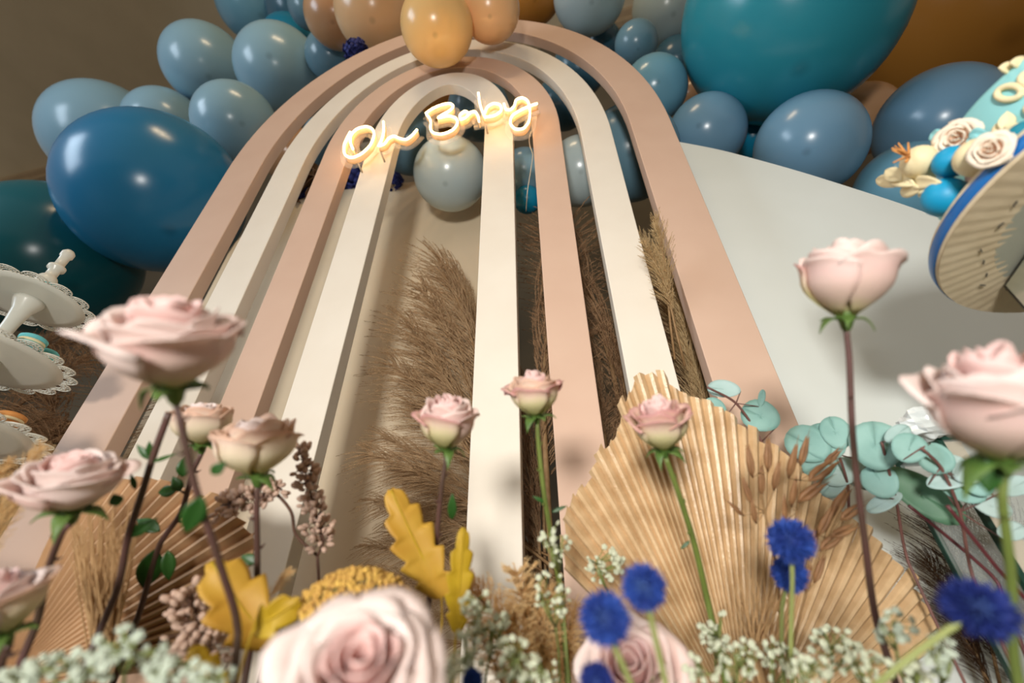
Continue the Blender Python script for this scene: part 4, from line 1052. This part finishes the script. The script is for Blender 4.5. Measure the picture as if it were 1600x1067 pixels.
euc([(1520, 900, .44), (1500, 800, .44), (1470, 730, .44), (1440, 700, .44)], [(1420, 700, 24, 22, 60, .1, 'euc'), (1462, 716, 24, 22, 290, .1, 'euc'), (1486, 728, 20, 18, 340, .2, 'euc_pale'), (1484, 748, 32, 16, 10, .4, 'euc_pale'), (1505, 768, 26, 16, 340, .2, 'euc'), (1515, 738, 22, 18, 20, .2, 'euc_pale'), (1528, 758, 18, 16, 340, .1, 'euc'), (1548, 790, 24, 16, 330, .2, 'euc_pale'), (1586, 760, 22, 14, 20, .2, 'euc_pale'), (1580, 830, 18, 14, 20, .2, 'euc_pale')], .44, 'pale eucalyptus branch standing before the glass lantern corner')
for pp, lab in (([(1420, 790, .475), (1470, 830, .47), (1520, 872, .46), (1560, 912, .45)], 'thin burgundy stem crossing under the long eucalyptus leaf'), ([(1480, 790, .415), (1520, 840, .41), (1560, 890, .405), (1620, 960, .40)], 'thicker burgundy stem beside the glass lantern post')):
    pts = [at(*p) for p in pp]; ft = foot_of(pts[-1]); q = MB(); q.tube(spline(pts + [ft + V((0, 0, -.04))], 6), .0017, 7)
    solo('burgundy_stem', q, M['red_stem'], lab, 'stem', ft)

# ================================================================== GLASS LANTERN
cx = at(1462, 682, .54); lw = 0.20
t = thing('glass_lantern', 'glass lantern box with thin dark green metal edges behind the large blush rose', 'lantern', (cx.x + lw / 2, cx.y + lw / 2, 0))
lx0, lx1, ly0, ly1, lz = cx.x, cx.x + lw, cx.y, min(cx.y + lw, 0.0), cx.z
for (a, b) in [((lx0, ly0), (lx1, ly0)), ((lx0, ly1), (lx1, ly1)), ((lx0, ly0), (lx0, ly1)), ((lx1, ly0), (lx1, ly1))]:
    for zz in (lz - .003, 0.003):
        q = MB(); A, B = V((*a, zz)), V((*b, zz)); d = (B - A).normalized(); q.box((A + B) / 2, (B - A).length + .006, .006, .006, (d, V((0, 0, 1)).cross(d), V((0, 0, 1)))); part('rail', q, M['green_frame'], t, smooth=False)
for x in (lx0, lx1):
    for y in (ly0, ly1):
        q = MB(); q.box((x, y, lz / 2), .0058, .0058, lz); part('post', q, M['green_frame'], t, smooth=False)
for (c, sx, sy) in [(((lx0 + lx1) / 2, ly0), lw - .006, .003), (((lx0 + lx1) / 2, ly1), lw - .006, .003), ((lx0, (ly0 + ly1) / 2), .003, ly1 - ly0 - .006), ((lx1, (ly0 + ly1) / 2), .003, ly1 - ly0 - .006)]:
    q = MB(); q.box((c[0], c[1], lz / 2), sx, sy, lz - .006); part('pane', q, M['pane'], t, smooth=False)
q = MB(); q.box((lx0 + .016, ly0 + .007, lz / 2), .020, .006, lz - .01); part('reflection_strip', q, M['trim'], t, smooth=False)  # opaque pale strip stands in for the reflection on the front pane
# crumpled clear wrap on the lantern corner
P = at(1444, 664, .535); q = MB(); q.ball(P, px2m(30, .535), 18, 12, (1.1, .8, .75), lump=.55)
solo('crumpled_wrap', q, M['foil'], 'crumpled shiny clear wrap on the lantern corner', 'wrapping', P, smooth=False)

# ================================================================== CAKE
CX, CY, CZ = 0.7538, -0.3631, 0.70
CR = 0.1505
t = thing('cake_board', 'round cake board edged with blue ribbon and pleated cream fabric underneath', 'cake board', (CX, CY, CZ))
o_ = V((CX, CY, CZ))
q = MB(); q.lathe([(CR - .001, .001), (CR, .0025), (CR, .0165), (CR - .001, .018)], 96, Matrix.Translation(o_)); part('drum', q, M['fabric'], t, smooth=False)
q = MB(); q.lathe([(CR + .0002, .004), (CR + .0012, .0045), (CR + .0012, .0135), (CR + .0002, .014)], 96, Matrix.Translation(o_), cap=False); part('ribbon', q, M['ribbon'], t)
q = MB()
n = 260
for j in range(n):
    a = 2 * math.pi * j / n; zz = -.0005 - .0003 * (j % 2) - .0003 * math.sin(j * 1.7)
    for r, k in ((CR - .0006, .4), (CR * .90, 1), (CR * .80, 1.1), (CR * (.70 + .02 * math.sin(j * 2.1) + .02 * math.sin(j * .31)), .5)):
        q.v.append((CX + r * math.cos(a), CY + r * math.sin(a), CZ + zz * k))
for j in range(n):
    b = (j + 1) % n
    for k in range(3): q.f.append((4 * j + k, 4 * j + k + 1, 4 * b + k + 1, 4 * b + k))
part('pleated_skirt', q, M['fabric'], t)
q = MB(); q.lathe([(CR * .73, .0012), (CR * .73, -.0004)], 64, Matrix.Translation(o_)); part('card_disc', q, M['card'], t, smooth=False)
for j in range(34):
    a = 2 * math.pi * j / 34 + R(-.04, .04); d = a + R(-.5, .5) + math.pi / 2; r = CR * R(.76, .83)
    X = V((math.cos(d), math.sin(d), 0)); Y = V((-math.sin(d), math.cos(d), 0))
    q = MB(); q.box((CX + r * math.cos(a), CY + r * math.sin(a), CZ - .0020), 0.0052, .0008, .0010, (X, Y, V((0, 0, 1)))); part('staple', q, M['staple'], t, smooth=False)
# plinth below: square mirror box with black edges, corner seen under the board
cp = atZ(1573, 446, CZ - .004)
dv = (V((CX, CY, 0)) - V((cp.x, cp.y, 0))).normalized(); hw = (V((CX, CY, 0)) - V((cp.x, cp.y, 0))).length
t = thing('mirror_plinth', 'square mirrored plinth with black edges holding up the cake board', 'plinth', (CX, CY, 0))
cor = [V((CX, CY, 0)) + Matrix.Rotation(math.pi / 2 * k, 3, 'Z') @ (-dv * hw) for k in range(4)]
PH = CZ - .0035
for k in range(4):
    a, b = cor[k], cor[(k + 1) % 4]; d = (b - a).normalized(); L = (b - a).length
    q = MB(); q.box((a + b) / 2 + V((0, 0, PH / 2)), L - .004, .004, PH - .002, (d, V((0, 0, 1)).cross(d), V((0, 0, 1)))); part('panel', q, M['mirror'], t, smooth=False)
    q = MB(); q.tube([a, a + V((0, 0, PH))], .0022, 8); part('edge', q, M['black'], t)
    for zz in (PH - .001, .003):
        q = MB(); q.tube([a + V((0, 0, zz)), b + V((0, 0, zz))], .0022, 8); part('edge', q, M['black'], t)
# cake tier
T0 = CZ + .018
ca = atZ(1600, 96, T0 + .16); cr = 0.098; chh = 0.0
# height from the rim pixel: the far rim point at this radius
best = None
for k in range(60):
    hz = .06 + k * .003; e = 0
    for (px, py) in ((1480, 196), (1530, 150), (1570, 122)):
        p = atZ(px, py, T0 + hz); e += abs(math.hypot(p.x - CX, p.y - CY) - cr)
    if best is None or e < best[0]: best = (e, hz)
chh = 0.100
t = thing('cake', 'pale turquoise fondant cake with raised cream letters on its side', 'cake', (CX, CY, T0))
q = MB(); rr = .006
q.lathe([(cr, 0), (cr, chh - rr), (cr - rr * .3, chh - rr * .3), (cr - rr, chh)], 96, Matrix.Translation(V((CX, CY, T0)))); part('tier', q, M['fondant'], t)
def on_side(px, py, rad):
    d = ray(px, py); ox, oy = CAM.x - CX, CAM.y - CY
    A = d.x ** 2 + d.y ** 2; B = 2 * (ox * d.x + oy * d.y); C_ = ox * ox + oy * oy - rad * rad
    disc = B * B - 4 * A * C_
    if disc < 0: return CAM + d * (-B / (2 * A))
    return CAM + d * ((-B - math.sqrt(disc)) / (2 * A))
for cxp, cyp, ax_, ay_ in ((1577, 145, 19, 11), (1614, 122, 19, 11), (1622, 168, 17, 10)):
    q = MB(); pts = [on_side(cxp + ax_ * math.cos(a) + 3 * math.sin(a), cyp - ay_ * math.sin(a), cr + .002) for a in [2 * math.pi * k / 24 for k in range(25)]]
    q.tube(pts, .0026, 8); part('letter', q, M['sugar_cream'], t)
# sugar balls resting on the board around the cake
SB = []
for (px, py, rp, rad, m, label) in [(1437, 253, 25, .150, 'sugar_cream', 'cream sugar ball beside the coral sugar sprig on the cake'),
 (1487, 257, 25, .152, 'ball_blue', 'bright blue sugar ball between the two cream balls'),
 (1492, 303, 31, .150, 'ball_blue', 'bigger bright blue sugar ball resting on the cake board'),
 (1527, 246, 29, .140, 'sugar_cream', 'cream sugar ball carrying the peach sugar rose'),
 (1568, 284, 34, .122, 'ball_peach', 'large peach sugar ball half hidden by the ribboned board edge'),
 (1606, 216, 28, .118, 'ball_teal', 'teal sugar ball beside the cream sugar leaf'),
 (1512, 342, 17, .140, 'ball_blue', 'small blue sugar ball peeking over the ribboned board edge'),
 (1452, 292, 12, .128, 'sugar_cream', 'little cream sugar ball between the sugar leaves'),
 (1470, 330, 13, .128, 'fondant', 'pale turquoise sugar ball low at the board edge')]:
    p = on_side(px, py, rad); SB.append([p, px2m(rp, depth(p)), ray(px, py).normalized(), m, label])
for it in range(600):
    for i in range(len(SB)):
        for j in range(i):
            a, b = SB[i], SB[j]; d = a[0] - b[0]; ov = (a[1] + b[1]) * .98 - d.length
            if ov > 0:
                n = d.normalized(); wa_, wb_ = a[1] ** 3, b[1] ** 3; a[0] += n * (ov * wb_ / (wa_ + wb_)); b[0] -= n * (ov * wa_ / (wa_ + wb_))
    for q in SB:
        if it < 500:
            t_ = (q[0] - CAM).dot(q[2]); q[0] = q[0].lerp(CAM + q[2] * t_, .05)
        h_ = V((q[0].x - CX, q[0].y - CY, 0)); mn = cr + q[1] * .97
        if h_.length < mn and q[0].z < T0 + chh: q[0] += h_.normalized() * (mn - h_.length)
        h_ = V((q[0].x - CX, q[0].y - CY, 0))
        if h_.length > CR - .001: q[0] -= h_.normalized() * (h_.length - CR + .001)     # stays over the board
        q[0].z = max(q[0].z, T0 + q[1] * .98)
for q in sorted(SB, key=lambda k: k[0].z):                                             # nothing hangs in the air
    gap = [(o[0] - q[0]).length - o[1] - q[1] for o in SB if o is not q]
    if min(gap) > .0003 and q[0].z - q[1] > T0 + .0003 and math.hypot(q[0].x - CX, q[0].y - CY) - q[1] > cr + .0003:
        o = min((o for o in SB if o is not q), key=lambda o: (o[0] - q[0]).length - o[1])
        q[0] = o[0] + (q[0] - o[0]).normalized() * (o[1] + q[1]) * .98
for p, r, _, m, label in SB:
    q = MB(); q.ball(p, r, 24, 16); solo('sugar_ball', q, M[m], label, 'sugar ball', p, 'sugar balls around the cake')
def srose(px, py, rp, rad, label, seed):
    p = on_side(px, py, rad); Rr = px2m(rp, depth(p)); rd = random.Random(seed)
    d = (CV(p) + V((p.x - CX, p.y - CY, 0)).normalized() * .6 + UP * .2); fr = frame_to(d, p - d.normalized() * Rr * .5, 1)
    t = thing('sugar_rose', label, 'sugar rose', p - d.normalized() * Rr * .5, 'sugar roses on the cake')
    for li, (f_, n_) in enumerate(((.2, 2), (.45, 3), (.72, 4), (.95, 5))):
        for i in range(n_):
            part('petal', petal(fr, 2 * math.pi * i / n_ + li, 1.1, Rr * .12, Rr * f_, Rr * f_ * (1 + .25 * li / 3), Rr * (1.0 - .15 * li), 0, Rr * .08 * li, .1, Rr * .06, rd.uniform(0, 6)), PET['sugar'], t, solid=.0008)
srose(1494, 216, 22, .132, 'cream peach sugar rose above the blue sugar ball', 1)
srose(1547, 234, 21, .160, 'frilly peach sugar rose stuck on the cream sugar ball', 2)
def sleaf(name, pts_px, rad, m, label, wpx):
    t = thing(name, label, 'sugar leaf', on_side(pts_px[0][0], pts_px[0][1], rad), 'sugar leaves on the cake')
    for k in range(0, len(pts_px), 2):
        A = on_side(*pts_px[k], rad); B_ = on_side(*pts_px[k + 1], rad); B_ = A + (B_ - A)
        d = B_ - A
        leaf(A, d, d.length, px2m(wpx, depth(A)), M[m], t, 'leaflet', .35).modifiers['thickness'].thickness = .0016
sleaf('sugar_leaf', [(1470, 285), (1400, 285), (1430, 290), (1372, 268), (1420, 286), (1345, 278), (1440, 296), (1395, 300), (1410, 282), (1378, 262), (1455, 296), (1440, 314)], .152, 'sugar_cream', 'cream sugar oak leaf spray sticking out from the cake base', 11)
sleaf('sugar_leaf', [(1572, 206), (1574, 172), (1570, 208), (1555, 192), (1574, 208), (1590, 192)], .106, 'sugar_cream', 'upright cream sugar leaf against the turquoise cake side', 10)
sleaf('sugar_leaf', [(1470, 214), (1452, 208), (1515, 210), (1540, 208), (1512, 218), (1530, 222)], .132, 'fondant', 'pale green sugar leaves behind the cream peach sugar rose', 9)
t = thing('coral_sprig', 'small orange frilly sugar coral sprig on the cream sugar ball', 'sugar coral', on_side(1428, 250, .150))
for k in range(14):
    A = on_side(1420, 244, .160); B_ = at(1408 + R(-16, 16), 240 + R(-18, 16), depth(A) + R(-.01, .01)); q = MB(); q.tube([A, A.lerp(B_, .5) + UP * R(-.001, .001), B_], [.0012, .001, .0007], 5); part('branch', q, M['macaron_o'], t)
# frilled shells on the cake top rim
for px, py, lab in ((1596, 112, 'cream frilled sugar shell on the cake top rim'), (1578, 120, 'small cream sugar shell lower on the cake top rim')):
    p = on_side(px, py - 2, cr - .004); q = MB()
    for k in range(9):
        a = -.9 + k * .225; d = (UP * math.cos(a) + RIGHT * math.sin(a)); q.tube([p, p + d * .007, p + d * .012], [.0008, .0014, .001], 6)
    solo('sugar_shell', q, M['sugar_cream'], lab, 'sugar shell', p)

# ================================================================== TIERED DESSERT STAND
SX, SYY = CAM.x - 0.845, CAM.y + 0.464
HM, HT = 0.40 + .39, 0.40 + .503
TIERS = [(HT, .083, 14), (HM, .108, 18), (HM - .113, .130, 22)]
t = thing('dessert_stand', 'white tiered dessert stand with lacy scalloped plates and turned finial', 'cake stand', (SX, SYY, 0.50))
for (H, r, ns) in TIERS:
    q = MB(); rp = r * .86
    q.lathe([(.012, .0005), (rp * .8, .0), (rp, .0015), (rp, .0032), (rp * .8, .002), (.012, .0025)], 64, Matrix.Translation(V((SX, SYY, H)))); pl = part('plate', q, M['stand'], t)
    q = MB(); sw = 2 * math.pi * rp / ns / 2
    for k in range(ns):
        a = 2 * math.pi * (k + .5) / ns; c = V((math.cos(a), math.sin(a), 0)); s_ = V((-math.sin(a), math.cos(a), 0)); o = V((SX, SYY, H + .0022)) + c * (rp - .001)
        for f_, rad in ((1.0, .0011), (.70, .0008), (.40, .0008)):
            q.tube([o + s_ * (math.cos(b) * sw * f_) + c * (math.sin(b) * (r - rp + .004) * f_) for b in [math.pi * j / 10 for j in range(11)]], rad, 5)
        for j in range(1, 8):
            b = math.pi * j / 8; q.tube([o + s_ * (math.cos(b) * sw * .40) + c * (math.sin(b) * (r - rp + .004) * .40), o + s_ * (math.cos(b) * sw) + c * (math.sin(b) * (r - rp + .004))], .0006, 4)
    part('lace_rim', q, M['stand'], pl)
def column(z0, z1, nm='column'):
    q = MB(); L = z1 - z0
    q.lathe([(.016, 0), (.015, L * .06), (.010, L * .14), (.0085, L * .3), (.010, L * .6), (.013, L * .82), (.019, L * .95), (.021, L)], 24, Matrix.Translation(V((SX, SYY, z0)))); part(nm, q, M['stand'], t)
column(HM + .0025, HT); column(HM - .113 + .0025, HM)
q = MB(); L = HM - .113 - .50
q.lathe([(.07, 0), (.07, .006), (.03, .02), (.012, .06), (.010, L * .7), (.02, L)], 32, Matrix.Translation(V((SX, SYY, .50)))); part('foot', q, M['stand'], t)
q = MB(); Z = HT + .0025
q.lathe([(r_ * 1.2, z_ * 1.32) for r_, z_ in [(.007, 0), (.0075, .010), (.012, .016), (.0125, .034), (.010, .039), (.007, .042), (.0068, .052), (.0105, .054), (.0105, .058), (.006, .060), (.0062, .076), (.008, .078), (.008, .084), (.005, .088), (.001, .089)]], 20, Matrix.Translation(V((SX, SYY, Z))))
part('finial', q, M['stand'], t)
q = MB(); q.lathe([(.17, 0), (.17, .02), (.15, .03), (.15, .46), (.17, .475), (.17, .498), (.165, .50)], 48, Matrix.Translation(V((SX, SYY, 0))))
solo('round_pedestal', q, M['cream'], 'round cream pedestal carrying the tiered dessert stand', 'pedestal', (SX, SYY, 0))
def macaron(px, py, H, m, label, rr=.017):
    p = atZ(px, py, H + .003); d = V((p.x - SX, p.y - SYY, 0))
    if d.length < rr + .019: p = V((SX, SYY, p.z)) + d.normalized() * (rr + .019)     # clear of the column
    c = V((p.x, p.y, H + .0035))
    t = thing('macaron', label, 'macaron', c, 'macarons on the dessert stand')
    for nm, z0, z1, mm in (('shell', 0, .008, m), ('filling', .0078, .0115, 'sugar_cream'), ('shell', .0112, .019, m)):
        q = MB(); hgt = z1 - z0; q.lathe([(rr * .86, z0), (rr, z0 + hgt * .25), (rr, z0 + hgt * .7), (rr * .8, z1)] if nm == 'shell' else [(rr * .92, z0), (rr * .94, (z0 + z1) / 2), (rr * .92, z1)], 24, Matrix.Translation(c)); part(nm, q, M[mm], t)
macaron(62, 462, HT, 'macaron', 'turquoise macaron on the top plate beside the finial', .014)
macaron(42, 545, HM, 'macaron', 'turquoise macaron beside the column on the middle plate')
macaron(66, 566, HM, 'macaron', 'turquoise macaron near the lace rim of the middle plate', .013)
macaron(-34, 534, HM, 'macaron', 'turquoise macaron behind the column on the middle plate')
macaron(6, 668, HM - .113, 'macaron_o', 'orange macaron on the lowest plate of the dessert stand')
